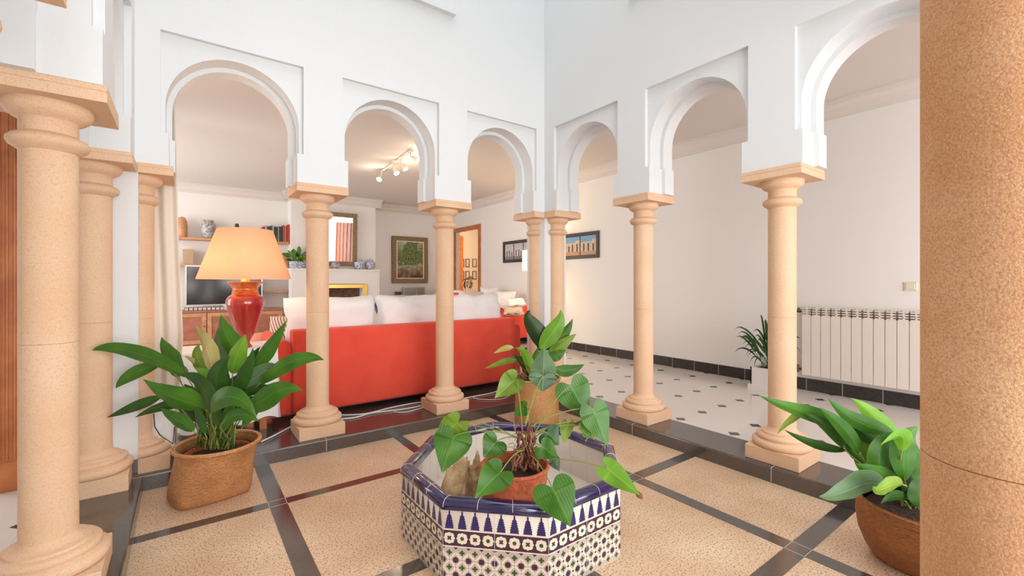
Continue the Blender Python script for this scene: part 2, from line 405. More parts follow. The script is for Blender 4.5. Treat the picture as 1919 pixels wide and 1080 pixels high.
# kerb of dark granite round the sunken patio, wide enough for the columns
def kerb(name, a, b):
    mb = MB(); mb.box((a[0], a[1], -.05), b); return struct(mb, name, M['granite'], bevel=.009)
kerb('trim_3', (XC - .335, YA, 0), (3.037, 3.92, K))
kerb('trim_4', (XB, -1.2, 0), (XB + .332, YA - .001, K))
kerb('trim_5', (XC - .335, -.10, 0), (XC, YA - .001, K))
kerb('trim_6', (XC + .001, -.10, 0), (XB - .001, .225, K))
mb = MB()    # pale joints of the kerb stones
for x in (.775, 1.78):
    mb.box((x - .0015, YA - .0006, .004), (x + .0015, YA + .10, K + .0006))
for y in (1.17, 2.15):
    mb.box((XB - .0006, y - .0015, .004), (XB + .08, y + .0015, K + .0006))
mb.box((-.515, 1.985, K - .0004), (XC + .0006, 1.989, K + .0006)); mb.box((XC - .05, 3.155, K), (XC + .0006, 3.159, K + .0006))
struct(mb, 'trim_7', M['grout'])

# patio floor: pebble panels between granite bands
mb = MB(); mb.box((XC, .225, -.05), (XB, YA, 0)); struct(mb, 'floor_patio', M['terrazzo'])
mb = MB()
zt = .0012
xs = [(.350, .431), (1.243, 1.312), (2.085, 2.163)]; ys = [(2.552, 2.618), (1.640, 1.716), (.770, .848)]
for a, b in xs: mb.box((a, .226, -.003), (b, YA - .001, zt))
ex = [XC + .001] + [v for p in xs for v in p] + [XB - .001]
for c, d in ys:
    for i in range(0, len(ex), 2): mb.box((ex[i], c, -.003), (ex[i + 1], d, zt))
struct(mb, 'floor_bands', M['granite'])
mb = MB()
for a, b in xs:
    for c, d in ys:
        for y in (c, d): mb.box((a, y - .001, 0), (b, y + .001, zt + .0004))
        for x in (a, b): mb.box((x - .001, c, 0), (x + .001, d, zt + .0004))
struct(mb, 'floor_joints', M['grout'])

# white tiled floor with small dark corner insets (rectangular lattice .305 x .415)
def floor_tile_mat():
    m = bpy.data.materials.new('inset_tile_floor'); m.use_nodes = True; nt = m.node_tree; b = nt.nodes['Principled BSDF']; L = nt.links.new
    b.inputs['Roughness'].default_value = .16; b.inputs['Specular IOR Level'].default_value = .5
    tc = nt.nodes.new('ShaderNodeTexCoord'); sp = nt.nodes.new('ShaderNodeSeparateXYZ'); L(tc.outputs['Object'], sp.inputs[0])
    def mth(op, a, v=None, w_=None):
        n = nt.nodes.new('ShaderNodeMath'); n.operation = op
        if hasattr(a, 'links'): L(a, n.inputs[0])
        else: n.inputs[0].default_value = a
        for i, q in ((1, v), (2, w_)):
            if q is None: continue
            if hasattr(q, 'links'): L(q, n.inputs[i])
            else: n.inputs[i].default_value = q
        return n.outputs[0]
    def cell(s, off, pitch):
        q = mth('MULTIPLY', mth('SUBTRACT', s, off - pitch / 2), 1 / pitch)
        fr = mth('SUBTRACT', q, mth('FLOOR', q)); return mth('MULTIPLY', mth('ABSOLUTE', mth('SUBTRACT', fr, .5)), pitch)
    dx = cell(sp.outputs[0], 3.102, .3055); dy = cell(sp.outputs[1], 2.003, .418)
    d = mth('ADD', dx, dy); ins = mth('LESS_THAN', d, .046)
    gl = mth('LESS_THAN', mth('MINIMUM', dx, dy), .0012)
    m1 = nt.nodes.new('ShaderNodeMixRGB'); m1.inputs[1].default_value = (.76, .715, .68, 1); m1.inputs[2].default_value = (.66, .61, .57, 1); L(gl, m1.inputs[0])
    m2 = nt.nodes.new('ShaderNodeMixRGB'); m2.inputs[2].default_value = (.055, .045, .040, 1); L(ins, m2.inputs[0]); L(m1.outputs[0], m2.inputs[1]); L(m2.outputs[0], b.inputs['Base Color'])
    return m
M['ftile'] = floor_tile_mat()
XW, YN = 4.942, 9.45
mb = MB(); mb.box((3.037, -3.4, -.03), (XW + .1, 3.92, K)); struct(mb, 'floor_east', M['ftile'])
mb = MB(); mb.box((-2.4, 3.92, -.03), (XW + .1, YN + .1, K)); struct(mb, 'floor_north', M['ftile'])
mb = MB(); mb.box((-3.4, -2.0, -.03), (XC - .335, 3.92, K)); struct(mb, 'floor_west', M['ftile'])

# room walls
DY0, DY1, DZ = 7.86, 8.93, 2.29          # doorway in the east wall
mb = MB(); mb.box((XW, -3.4, 0), (XW + .15, DY0, 3.0)); mb.box((XW, DY1, 0), (XW + .15, YN + .15, 3.0)); mb.box((XW, DY0, DZ), (XW + .15, DY1, 3.0))
struct(mb, 'wall_east', M['wall'])
mb = MB(); mb.box((-2.4, YN, 0), (XW, YN + .15, 3.0)); struct(mb, 'wall_north', M['wall'])
CZ = 2.84
mb = MB(); mb.box((-2.4, FA + .266, CZ), (XW, YN, CZ + .1)); struct(mb, 'ceiling_north', M['ceil'])
mb = MB(); mb.box((FB + .266, -3.4, CZ), (XW, FA + .265, CZ + .1)); struct(mb, 'ceiling_east', M['ceil'])
mb = MB(); mb.box((-3.4, -2.0, CZ), (FC - .266, FA + .265, CZ + .1)); struct(mb, 'ceiling_west', M['ceil'])
# chimney breast
BX0, BX1, BY = 1.60, 3.19, 9.10
mb = MB(); mb.box((BX0, BY, K), (BX1, YN, CZ)); struct(mb, 'wall_chimney', M['wall'])
mb = MB(); mb.box((-2.55, 3.92, 0), (-2.4, YN + .15, .35)); mb.box((-2.55, 3.92, 2.72), (-2.4, YN + .15, 3.0)); mb.box((-2.55, 3.92, .35), (-2.4, 4.3, 2.72)); mb.box((-2.55, 8.9, .35), (-2.4, YN + .15, 2.72)); struct(mb, 'wall_west', M['wall'])
mb = MB()
for y_ in (4.3, 5.8, 7.35, 8.84): mb.box((-2.53, y_, .35), (-2.46, y_ + .06, 2.72))
for z_ in (.35, 2.66): mb.box((-2.529, 4.3, z_), (-2.461, 8.9, z_ + .06))
struct(mb, 'window_1', M['wardrobe'])
# crown moulding
crown = [(0, 0), (0, -.15), (.02, -.15), (.025, -.12), (.045, -.11), (.055, -.075), (.085, -.045), (.10, -.04), (.105, -.018), (.125, -.015), (.125, 0)]
mb = MB()
mb.prism(crown, lambda u, v, t: (XW - u, t, CZ + v), -1.2, YN - .001)
struct(mb, 'trim_8', M['ceil'])
mb = MB()
mb.prism(crown, lambda u, v, t: (t, YN - u, CZ + v), -2.4, BX0); mb.prism(crown, lambda u, v, t: (t, YN - u, CZ + v), BX1 + .001, XW - .126)
mb.prism(crown, lambda u, v, t: (t, BY - u, CZ + v), BX0 - .12, BX1 + .12)
mb.prism(crown, lambda u, v, t: (BX1 + u, t, CZ + v), BY, YN - .126); mb.prism(crown, lambda u, v, t: (BX0 - u, t, CZ + v), BY, YN - .126)
struct(mb, 'trim_9', M['ceil'])
# baseboards: dark tiles with pale joints
mb = MB(); mb2 = MB(); y = -1.18
while y < DY0 - .1:
    mb.box((XW - .014, y + .003, K), (XW, min(y + .2955, DY0 - .06), K + .118)); y += .2985
mb2.box((XW - .012, -1.18, K), (XW, DY0 - .06, K + .1185))
struct(mb, 'baseboard_east', M['basetile']); struct(mb2, 'trim_10', M['grout'])
mb = MB(); mb.box((-2.4, YN - .014, K), (BX0, YN, K + .118)); mb.box((BX1, YN - .014, K), (XW - .02, YN, K + .118)); struct(mb, 'baseboard_north', M['basetile'])
mb = MB(); mb.box((-.50, FA - .012, K), (-.205, FA, K + .085)); struct(mb, 'baseboard_west', M['granite'])

# door 1: orange frame in the east wall, beige room beyond
mb = MB()
for y0, y1 in ((DY0 - .07, DY0 + .02), (DY1 - .02, DY1 + .07)): mb.box((XW - .02, y0, K), (XW + .04, y1, DZ - .02))
mb.box((XW - .021, DY0 - .07, DZ - .02), (XW + .041, DY1 + .07, DZ + .07))
struct(mb, 'door_1', M['wood'], bevel=.004)
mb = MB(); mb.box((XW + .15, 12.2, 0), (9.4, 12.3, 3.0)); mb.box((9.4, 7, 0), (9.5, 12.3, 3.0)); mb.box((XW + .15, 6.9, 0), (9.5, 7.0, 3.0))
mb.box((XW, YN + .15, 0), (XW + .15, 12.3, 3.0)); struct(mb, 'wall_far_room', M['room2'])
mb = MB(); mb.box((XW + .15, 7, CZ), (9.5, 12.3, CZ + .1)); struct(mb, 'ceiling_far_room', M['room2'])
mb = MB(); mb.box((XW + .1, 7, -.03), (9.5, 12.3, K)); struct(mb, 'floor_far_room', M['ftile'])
p0 = ONY(860, 448, 12.15); p1 = ONY(866, 448, 12.15)
mb = MB(); mb.box((p0.x, 12.13, K), (p1.x + .03, 12.2, p0.z)); mb.box((p0.x - .9, 12.13, K), (p0.x - .82, 12.2, p0.z)); mb.box((p0.x - .9, 12.129, p0.z), (p1.x + .03, 12.2, p0.z + .1))
struct(mb, 'door_2', M['wood'])
# door 3: jamb of the garden door seen left of the near column
mb = MB(); mb.box((-.76, 3.33, K), (-.675, 3.41, 2.25)); mb.box((-.772, 3.325, K), (-.66, 3.415, .235)); mb.box((-1.75, 3.331, 2.25), (-.675, 3.411, 2.34)); mb.box((-1.75, 3.33, K), (-1.67, 3.41, 2.25))
for i in range(3): mb.box((-.752 + i * .026, 3.322, .24), (-.742 + i * .026, 3.33, 2.24))
struct(mb, 'door_3', M['wood'], bevel=.003)
mb = MB(); mb.box((-.675, 3.34, K), (-.50, 3.45, CZ)); mb.box((-3.4, 3.34, 2.341), (-.676, 3.45, CZ)); mb.box((-3.4, 3.34, K), (-1.751, 3.45, 2.34)); struct(mb, 'wall_west_room', M['wall'])
mb = MB(); mb.box((-3.5, -2.0, 0), (-3.4, 3.34, 3.0)); mb.box((-3.4, -2.0, 0), (-.9, -1.9, 3.0)); struct(mb, 'wall_west_light_block', M['wall'])  # unseen walls added to hold back light from the near left column

# ---------------------------------------------------------------- columns
base_prof = [(.150, 0), (.158, .008), (.161, .020), (.158, .033), (.150, .040), (.134, .043), (.132, .046), (.137, .054), (.137, .064), (.130, .071), (.112, .074), (.110, .078), (.110, .084), (.096, .087), (.086, .093), (.0790, .102), (.0760, .112)]
cap_prof = [(.0745, -.030), (.080, -.024), (.086, -.020), (.098, -.012), (.104, .000), (.103, .010), (.095, .020), (.084, .025), (.0745, .032), (.0745, .075), (.080, .080), (.093, .086), (.106, .097), (.113, .110), (.114, .125), (.113, .132)]
def column(x, y, label, clip=None, group='stone columns of the arcade', s='stone', q=.166, p=.149):
    t = thing('stone_column', label, 'column', (x, y, K), group)
    st = M[s]; kw = dict(parent=t, clip=clip)
    mb = MB(); mb.box((x - p, y - p, K), (x + p, y + p, K + .083)); mb.build('plinth', st, bevel=.004 if not clip else 0, **kw)
    mb = MB(); mb.lathe(base_prof, (x, y, K + .083), 48); mb.build('base_moulding', st, **kw)
    mb = MB(); n0 = K + .083 + .110
    mb.lathe([(.0752, n0), (.0745, n0 + .03), (.0745, .9385), (.0725, .9395)], (x, y, 0), 48); mb.lathe([(.0725, .9395), (.0745, .9405), (.0745, 1.592)], (x, y, 0), 48); mb.build('shaft', st, **kw)
    mb = MB(); mb.lathe(cap_prof, (x, y, 1.622), 48); mb.build('capital', st, **kw)
    mb = MB(); mb.box((x - q, y - q, 1.754), (x + q, y + q, 1.788)); mb.box((x - q + .003, y - q + .003, 1.788), (x + q - .003, y + q - .003, 1.791)); mb.box((x - q + .001, y - q + .001, 1.791), (x + q - .001, y + q - .001, ZP))
    mb.build('abacus', st, **kw)
    return t
CLW = [((-.205, 0, 0), (-1, 0, 0))]
column(-.215, 3.357, 'half column engaged to the white corner pier behind the left wicker basket', CLW)
column(.762, 3.357, 'stone column standing in front of the left part of the red sofa')
column(1.769, 3.357, 'stone column standing in front of the right part of the red sofa')
column(2.777, 3.357, 'left one of the two half columns at the far patio corner', [((FB, 0, 0), (1, 0, 0))])
column(2.896, 3.206, 'right one of the two half columns at the far patio corner', [((0, FA, 0), (0, 1, 0))])
column(2.896, 2.195, 'stone column on the right kerb, midway between far corner and radiator plant')
column(2.896, 1.19, 'stone column on the right kerb in front of the small plant and radiator')
column(2.896, .185, 'stone column on the right kerb hidden behind the huge near column')
column(-.378, 3.141, 'half column left of the white corner pier, behind the nearest left column', [((0, FA, 0), (0, 1, 0))])
column(-.375, 2.187, 'nearest full stone column at the left edge of the picture')
column(-.375, 1.213, 'left kerb column whose capital corner shows at the top left edge')
column(.765, .074, 'huge coarse sandstone column filling the right edge of the picture', s='stone_d')

# ---------------------------------------------------------------- octagonal tiled planter
PCX, PCY, PR, PH = 1.267, 1.707, .519, .300
def oct_planter():
    t = thing('octagonal_planter', 'low octagonal planter clad in blue and white patterned tiles, cobalt rim', 'planter', (PCX, PCY, 0))
    def ring(r, z): return [(PCX + r * math.cos(R(22.5 + 45 * i)), PCY + r * math.sin(R(22.5 + 45 * i)), z) for i in range(8)]
    WT = .045
    Ri = PR - WT / math.cos(R(22.5))
    mb = MB(); vs = ring(PR, 0) + ring(PR, PH) + ring(Ri, PH) + ring(Ri, .10); fs = []
    for k in range(3):
        for i in range(8): j = (i + 1) % 8; fs.append((k * 8 + i, k * 8 + j, (k + 1) * 8 + j, (k + 1) * 8 + i))
    fs.append(tuple(range(24, 32))); fs.append(tuple(range(8))[::-1])
    mb.add(vs, fs); MBB = mb
    # rim of half-round cobalt tiles
    mb = MB(); prof = []
    for i in range(13):
        a = math.pi * i / 12
        prof.append((PR - WT / 2 / math.cos(R(22.5)) + (WT / 2 + .006) / math.cos(R(22.5)) * math.cos(a), PH + .030 * math.sin(a) ** .75))
    prof = [(prof[0][0], PH - .010)] + prof + [(prof[-1][0], PH - .010)]
    vs = []; 
    for r, z in prof: vs += ring(r, z)
    n = len(prof); fs = []
    for k in range(n - 1):
        for i in range(8): j = (i + 1) % 8; fs.append((k * 8 + i, k * 8 + j, (k + 1) * 8 + j, (k + 1) * 8 + i))
    for i in range(8): j = (i + 1) % 8; fs.append(((n - 1) * 8 + i, (n - 1) * 8 + j, j, i))
    mb.add(vs, fs)
    # white joints across the rim, and joints of the inside tiles
    for i in range(8):
        a0, a1 = ring(1, 0)[i], ring(1, 0)[(i + 1) % 8]
        for fr in (0.012, .34, .67):
            d = Vector((a0[0] - PCX, a0[1] - PCY, 0)).lerp(Vector((a1[0] - PCX, a1[1] - PCY, 0)), fr)
            pts = [Vector((PCX, PCY, z)) + d * (r * 1.0015) for r, z in prof[1:-1]]
            pts = [p + Vector((0, 0, .0006)) for p in pts]
            mb.tube(pts, .0011, 5, 1)
    mb.build('rim', [M['blue'], M['grout']], t)
    mb = MBB
    for i in range(8):
        a0, a1 = Vector(ring(Ri, 0)[i]), Vector(ring(Ri, 0)[(i + 1) % 8])
        nrm = Vector((PCX, PCY, 0)) - (a0 + a1) / 2; nrm.normalize()
        for fr in (.0, .333, .667):
            q = a0.lerp(a1, fr) + nrm * .0003; mb.tube([q + Vector((0, 0, .10)), q + Vector((0, 0, PH))], .0009, 4, 1)
        mb.tube([a0 + nrm * .0003 + Vector((0, 0, .20)), a1 + nrm * .0003 + Vector((0, 0, .20))], .0009, 4, 1)
    mb.build('tiled_body', [M['tile'], M['grout']], t)
    # painted pattern of the tiles, per side: merlons, flower band, lattice
    side = 2 * PR * math.sin(R(22.5)); 
    for i in range(8):
        a0, a1 = Vector(ring(PR, 0)[i]), Vector(ring(PR, 0)[(i + 1) % 8])
        ex = (a1 - a0).normalized(); nz = ((a0 + a1) / 2 - Vector((PCX, PCY, 0))).normalized()
        mb = MB()
        def poly(pts, off, mi):
            vs = [a0 + ex * u + nz * off + Vector((0, 0, v)) for u, v in pts]
            mb.add(vs, [tuple(range(len(pts)))], mi)
        def rect(u0, v0, u1, v1, off, mi): poly([(u0, v0), (u1, v0), (u1, v1), (u0, v1)], off, mi)
        Z1, Z2 = .216, .152
        pw = side / 8
        rect(0, Z2 + .003, side, Z1 - .003, .0004, 1)            # flower band ground
        rect(0, Z1 - .003, side, Z1 + .0012, .0010, 3); rect(0, Z2 - .0012, side, Z2 + .003, .0010, 3)
        for k in range(8):
            c = pw * (k + .5); zb, zt_ = Z1 + .0035, .292
            L_ = []
            steps = 6; hw = [.0165, .0165, .0145, .0125, .0105, .0085, .006]
            pr = [(hw[0], zb)]
            for s_ in range(steps):
                z0 = zb + (zt_ - .022 - zb) * (s_ + 1) / steps
                pr += [(hw[s_] + (.0 if s_ == 0 else .001), z0 - .003), (hw[s_ + 1] * .86, z0)]
            pr += [(.0030, zt_ - .018), (.0034, zt_ - .010), (.0016, zt_ - .006), (0.0002, zt_)]
            outline = [(c + x, z) for x, z in pr] + [(c - x, z) for x, z in pr[::-1]]
            # split in quads so the outline may be concave
            for q in range(len(pr) - 1):
                poly([(c - pr[q][0], pr[q][1]), (c + pr[q][0], pr[q][1]), (c + pr[q + 1][0], pr[q + 1][1]), (c - pr[q + 1][0], pr[q + 1][1])], .0006, 0)
            # flower: eight cream petals round a dark green eye
            zc = (Z1 + Z2) / 2
            for q in range(4 if True else 8):
                an = math.pi / 4 + q * math.pi / 2; px, pz = c + .0130 * math.cos(an), zc + .0130 * math.sin(an)
                poly([(px + .0098 * math.cos(w_), pz + .0098 * math.sin(w_)) for w_ in [2 * math.pi * z / 10 for z in range(10)]], .0008, 3)
            for q in range(4):
                an = q * math.pi / 2; px, pz = c + .0158 * math.cos(an), zc + .0158 * math.sin(an)
                poly([(px + .0062 * math.cos(w_), pz + .0062 * math.sin(w_)) for w_ in [2 * math.pi * z / 8 for z in range(8)]], .0009, 3)
            if k % 2 == 1: poly([(c + .0078 * math.cos(w_), zc + .0078 * math.sin(w_)) for w_ in [2 * math.pi * z / 8 for z in range(8)]], .0012, 2)
            else:
                for sg in (1, -1):
                    dx, dz = .0095 / 1.414, .0095 / 1.414 * sg; w2 = .0022
                    poly([(c - dx - w2 * sg, zc - dz + w2), (c - dx + w2 * sg, zc - dz - w2), (c + dx + w2 * sg, zc + dz - w2), (c + dx - w2 * sg, zc + dz + w2)], .0012, 1)
                poly([(c + .0036 * math.cos(w_), zc + .0036 * math.sin(w_)) for w_ in [2 * math.pi * z / 6 for z in range(6)]], .0014, 2)
        # lattice
        hv = .0278
        for r in range(0, 6):
            z = Z2 - .022 - hv * r
            if z < .006: break
            if r % 2 == 0:
                for k in range(8):
                    c = pw * (k + .5)
                    for du, dv in ((.0066, 0), (-.0066, 0), (0, .0066), (0, -.0066)):
                        poly([(c + du + .0042 * math.cos(w_), z + dv + .0042 * math.sin(w_)) for w_ in [2 * math.pi * q / 8 for q in range(8)]], .0008, 2)
                    rect(c - .004, z - .004, c + .004, z + .004, .0010, 2)
            else:
                for k in range(0, 9):
                    c = pw * k
                    for sq in (0, math.pi / 4):
                        pts = [(c + .0130 * math.cos(w_ + sq), z + .0130 * math.sin(w_ + sq)) for w_ in [2 * math.pi * q / 4 for q in range(4)]]
                        pts = [(min(max(u, .0005), side - .0005), v) for u, v in pts]
                        poly(pts, .0008 + sq * .0003, 0 if (k + r) % 5 == 0 else 1)
        rect(0.001, 0.001, side - .001, Z2 - .0015, .0003, 5)
        # cream lattice bands
        for r in range(-1, 6):
            for k in range(0, 16):
                c = pw * k / 2 + pw * .25; z = Z2 - .022 - hv * (r + .5)
                if not (.012 < z < Z2 - .010): continue
                sg = 1 if (k + r) % 2 else -1
                dx, dz = pw / 4 * 1.04, hv / 2 * 1.04 * sg; ln_ = math.hypot(dx, dz); ax, az = -dz / ln_ * .0036, dx / ln_ * .0036
                poly([(max(c - dx - ax, 0), z - dz - az), (min(c + dx - ax, side), z + dz - az), (min(c + dx + ax, side), z + dz + az), (max(c - dx + ax, 0), z - dz + az)], .0005, 3)
        # dark corner darts between lattice lines
        for r in range(0, 6):
            z = Z2 - .022 - hv * (r - .0)
            for k in range(16):
                c = pw * (k / 2 + .25)
                if z < .01: continue
        for k in range(8):     # half stars touching the dividing line
            c = pw * k
            for sgn in (0, 1):
                cc_ = c
            poly([(max(c - .009, 0), Z2 - .0025), (c + 0, Z2 - .011), (c + .009, Z2 - .0025)], .0008, 1)
        rect(side / 2 - .0009, 0, side / 2 + .0009, .30, .0016, 4); rect(0, 0, .0012, .30, .0016, 4)
        mb.build('painted_tile_side', [M['t_blue'], M['t_purple'], M['t_green'], M['t_cream'], M['grout'], M['t_ground']], t)
    return t
oct_planter()

# rocks inside the planter
def rock(name, c, s, label, seed, sz=(1, 1, 1), rz=0, tilt=0):
    bm = bmesh.new(); bmesh.ops.create_icosphere(bm, subdivisions=4, radius=1)
    Rm = Matrix.Rotation(rz, 3, 'Z') @ Matrix.Rotation(tilt, 3, 'Y')
    for v in bm.verts:
        p = v.co.copy(); n = noise.fractal(p * 1.1 + Vector((seed, 0, 0)), 1, 2, 4) * .5 + noise.noise(p * 4.5 + Vector((seed, 3, 0))) * .20 + noise.noise(p * 11 + Vector((seed, 3, 5))) * .08
        p *= 1 + n
        v.co = Rm @ Vector((p.x * s * sz[0], p.y * s * sz[1], p.z * s * sz[2]))
    me = bpy.data.meshes.new(name); bm.to_mesh(me); bm.free(); me.materials.append(M['rock'])
    for p in me.polygons: p.use_smooth = True
    o = bpy.data.objects.new(name, me); COL.objects.link(o); o.location = c
    return tag(o, label, 'rock', 'limestone rocks in the planter')
def rk(px, py, zc, z, *a, **k): p = AT(px, py, zc); p.z = z; return rock('rock', p, *a, **k)
rk(854, 886, 1.90, .255, .088, 'tall pointed beige rock at the left inside the tiled planter', 1.3, (.58, .62, 1.55), .3, .42)
rk(893, 893, 1.93, .245, .074, 'upright beige rock right against the red pot in the planter', 4.1, (.50, .62, 1.75), .2, .05)
rk(856, 915, 1.76, .18, .055, 'small lower beige rock before the two upright ones', 8.2, (.85, .70, 1.45))

# ---------------------------------------------------------------- leaves
def bez(P, t):
    P = [Vector(p) for p in P]
    while len(P) > 1: P = [P[i].lerp(P[i + 1], t) for i in range(len(P) - 1)]
    return P[0]
CAMV = Vector((ST, CT, 0))
def leaf_mesh(mb, ctrl, width, tw=.25, prof='lance', stem=None, stem_r=.003, fold=.22, nl=14, nw=6, uvs=None):
    """one blade along bezier ctrl (base..tip); width in metres; tw = twist off the facing plane"""
    base = len(mb.v); L_ = []
    for i in range(nl + 1):
        t = i / nl; p = bez(ctrl, t); q = bez(ctrl, min(1, t + .02)) - bez(ctrl, max(0, t - .02)); q.normalize()
        fw = CAMV.copy(); side = q.cross(fw)
        if side.length < .1: side = q.cross(Vector((0, 0, 1)))
        side.normalize(); nn = side.cross(q).normalized()
        s_ = side * math.cos(tw) + nn * math.sin(tw); n2 = nn * math.cos(tw) - side * math.sin(tw)
        if prof == 'lance': wd = (math.sin(math.pi * min(1, (t * .97 + .03)) ** .80)) ** .85 * (1 - .12 * t)
        elif prof == 'narrow': wd = math.sin(math.pi * min(1, t * .96 + .04) ** .7) ** .9
        L_.append((p, s_, n2, max(wd, 0.02) * width / 2))
    vs = []; fs = []; uv = []
    for i, (p, s_, n2, hw) in enumerate(L_):
        for j in range(nw + 1):
            v = -1 + 2 * j / nw
            wav = math.sin(i * 1.3 + (1 if v > 0 else 0) * 2) * .05 * abs(v)
            vs.append(p + s_ * v * hw + n2 * (fold * hw * (abs(v) - .5) + wav * hw)); uv.append((i / nl, j / nw))
    for i in range(nl):
        for j in range(nw): a = i * (nw + 1) + j; fs.append((a, a + 1, a + nw + 2, a + nw + 1))
    mb.add(vs, fs, 0, True)
    for k, u in enumerate(uv): mb.uv[base + k] = u
    if stem:
        mb.tube([bez(stem, i / 8) for i in range(9)], [stem_r * (1.1 - .4 * i / 8) for i in range(9)], 6, 1)
HEART = [(0, 0), (-.10, .12), (-.20, .30), (-.235, .50), (-.20, .72), (-.08, .92), (.08, 1.0), (.26, .95), (.44, .78), (.62, .55), (.78, .32), (.90, .15), (1.0, .0)]
def heart_mesh(mb, attach, tip, width, tw=.2, cup=.16, droop=.10, nd=None):
    """cordate blade: attach = notch where the stalk meets it, tip, overall width"""
    A, T = Vector(attach), Vector(tip); q = (T - A); Ln = q.length; q.normalize()
    side = q.cross(CAMV).normalized(); nn = side.cross(q).normalized()
    s_ = side * math.cos(tw) + nn * math.sin(tw); n2 = nn * math.cos(tw) - side * math.sin(tw)
    half = []
    for i in range(len(HEART) - 1):
        p0, p1, p2, p3 = HEART[max(i - 1, 0)], HEART[i], HEART[i + 1], HEART[min(i + 2, len(HEART) - 1)]
        for k in range(3):
            t = k / 3; half.append(tuple(.5 * (2 * p1[c] + (p2[c] - p0[c]) * t + (2 * p0[c] - 5 * p1[c] + 4 * p2[c] - p3[c]) * t * t + (3 * p1[c] - p0[c] - 3 * p2[c] + p3[c]) * t ** 3) for c in (0, 1)))
    half.append(HEART[-1])
    loop = [(x, y) for x, y in half] + [(x, -y) for x, y in half[-2::-1]]
    nr = 6; na = len(loop); base = len(mb.v); C0 = (.10, 0)
    vs = []; uv = []
    def put(x, y):
        X, Yv = x * Ln, y * width / 2
        z = cup * abs(Yv) - droop * Ln * max(0, x) ** 2 - .10 * abs(Yv) * (1.6 if x < .1 else .4) + math.sin(x * 9 + y * 3) * .012 * width
        vs.append(A + q * X + s_ * Yv + n2 * z); uv.append((x, .5 + y * .48))
    put(*C0)
    for k in range(1, nr + 1):
        f = k / nr
        for x, y in loop: put(C0[0] + (x - C0[0]) * f, y * f)
    fs = [(0, 1 + k, 2 + k) for k in range(na - 1)]
    for k in range(nr - 1):
        for j in range(na - 1): a = 1 + k * na + j; fs.append((a, a + na, a + na + 1, a + 1))
    mb.add(vs, fs, 0, True)
    for k, u in enumerate(uv): mb.uv[base + k] = u
def finish_leaf(mb, name, m, stem, parent):
    o = mb.build(name, [m, stem], parent)
    me = o.data; ul = me.uv_layers.new(name='UVMap')
    for lp in me.loops: ul.data[lp.index].uv = mb.uv.get(lp.vertex_index, (0, 0))
    return o

def basket(parent, name, c, prof, m, n=56, square=0, thick=.010, oct_=None, rot=0, shear=(0, 0)):
    """open woven basket/pot: prof (r, z); square blends the foot towards a square"""
    mb = MB(); full = [(r, z) for r, z in prof] + [(r - thick, z) for r, z in prof[::-1]]
    zmax = max(z for r, z in prof); vs = []
    # rim roll
    for idx, (r, z) in enumerate(full):
        k = square * max(0, 1 - z / zmax) ** 1.2
        for i in range(n):
            a = 2 * math.pi * i / n; ca, sa = math.cos(a), math.sin(a)
            sq = 1 / max(abs(ca), abs(sa)); sq = min(sq, 1.32)
            rr = r * (1 + k * (sq - 1))
            x, y = rr * ca, rr * sa; x, y = x * math.cos(rot) - y * math.sin(rot), x * math.sin(rot) + y * math.cos(rot)
            f = z / zmax
            vs.append((c[0] + x + shear[0] * f, c[1] + y + shear[1] * f, c[2] + z))
    fs = []; N = len(full)
    for j in range(N - 1):
        for i in range(n): fs.append((j * n + i, j * n + (i + 1) % n, (j + 1) * n + (i + 1) % n, (j + 1) * n + i))
    fs.append(tuple(range(n))[::-1]); fs.append(tuple((N - 1) * n + i for i in range(n)))
    mb.add(vs, fs, 0, True)
    return mb.build(name, m, parent)
def torus_rim(parent, name, c, rx, ry, rr, m, z, rot=0):
    mb = MB(); pts = []
    for i in range(49):
        a = 2 * math.pi * i / 48; x, y = rx * math.cos(a), ry * math.sin(a)
        x, y = x * math.cos(rot) - y * math.sin(rot), x * math.sin(rot) + y * math.cos(rot); pts.append((c[0] + x, c[1] + y, z))
    mb.tube(pts, rr, 8); return mb.build(name, m, parent)

# ---- plant 1: broad-leaved plant in wicker basket, left
G = 'broad-leaved potted plants'
c1 = ONZ(392, 921, 0); c1.z = 0
P1 = thing('potted_plant', 'large broad-leaved green plant in a square-footed wicker basket, left of the sofa column', 'potted plant', c1, 'leafy plants in wicker baskets')
TOPZ = .335; topc = AT(409, 829, 2.34)
sh = (topc.x - c1.x, topc.y - c1.y)
TOPZ = topc.z
hb = TOPZ
basket(P1, 'wicker_basket', c1, [(.172, 0), (.182, .012), (.186, hb * .12), (.186, hb * .35), (.183, hb * .6), (.181, hb * .85), (.186, hb * .93), (.193, hb * .97)], M['basket'], square=.62, rot=R(9), shear=sh)
torus_rim(P1, 'basket_rim', (topc.x, topc.y), .190, .190, .0115, M['basket'], hb * .985)
mb = MB(); mb.lathe([(.130, -.05), (.146, -.012), (.152, 0), (.142, 0), (.138, -.02), (0.001, -.022)], (topc.x, topc.y, hb * .86), 32); mb.build('inner_pot', M['terracotta'], P1)
mb = MB(); mb.lathe([(.001, .008), (.08, .006), (.139, 0)], (topc.x, topc.y, hb * .86 - .018), 24, cap=False); mb.build('soil', M['soil'], P1)
Z1c = 2.32
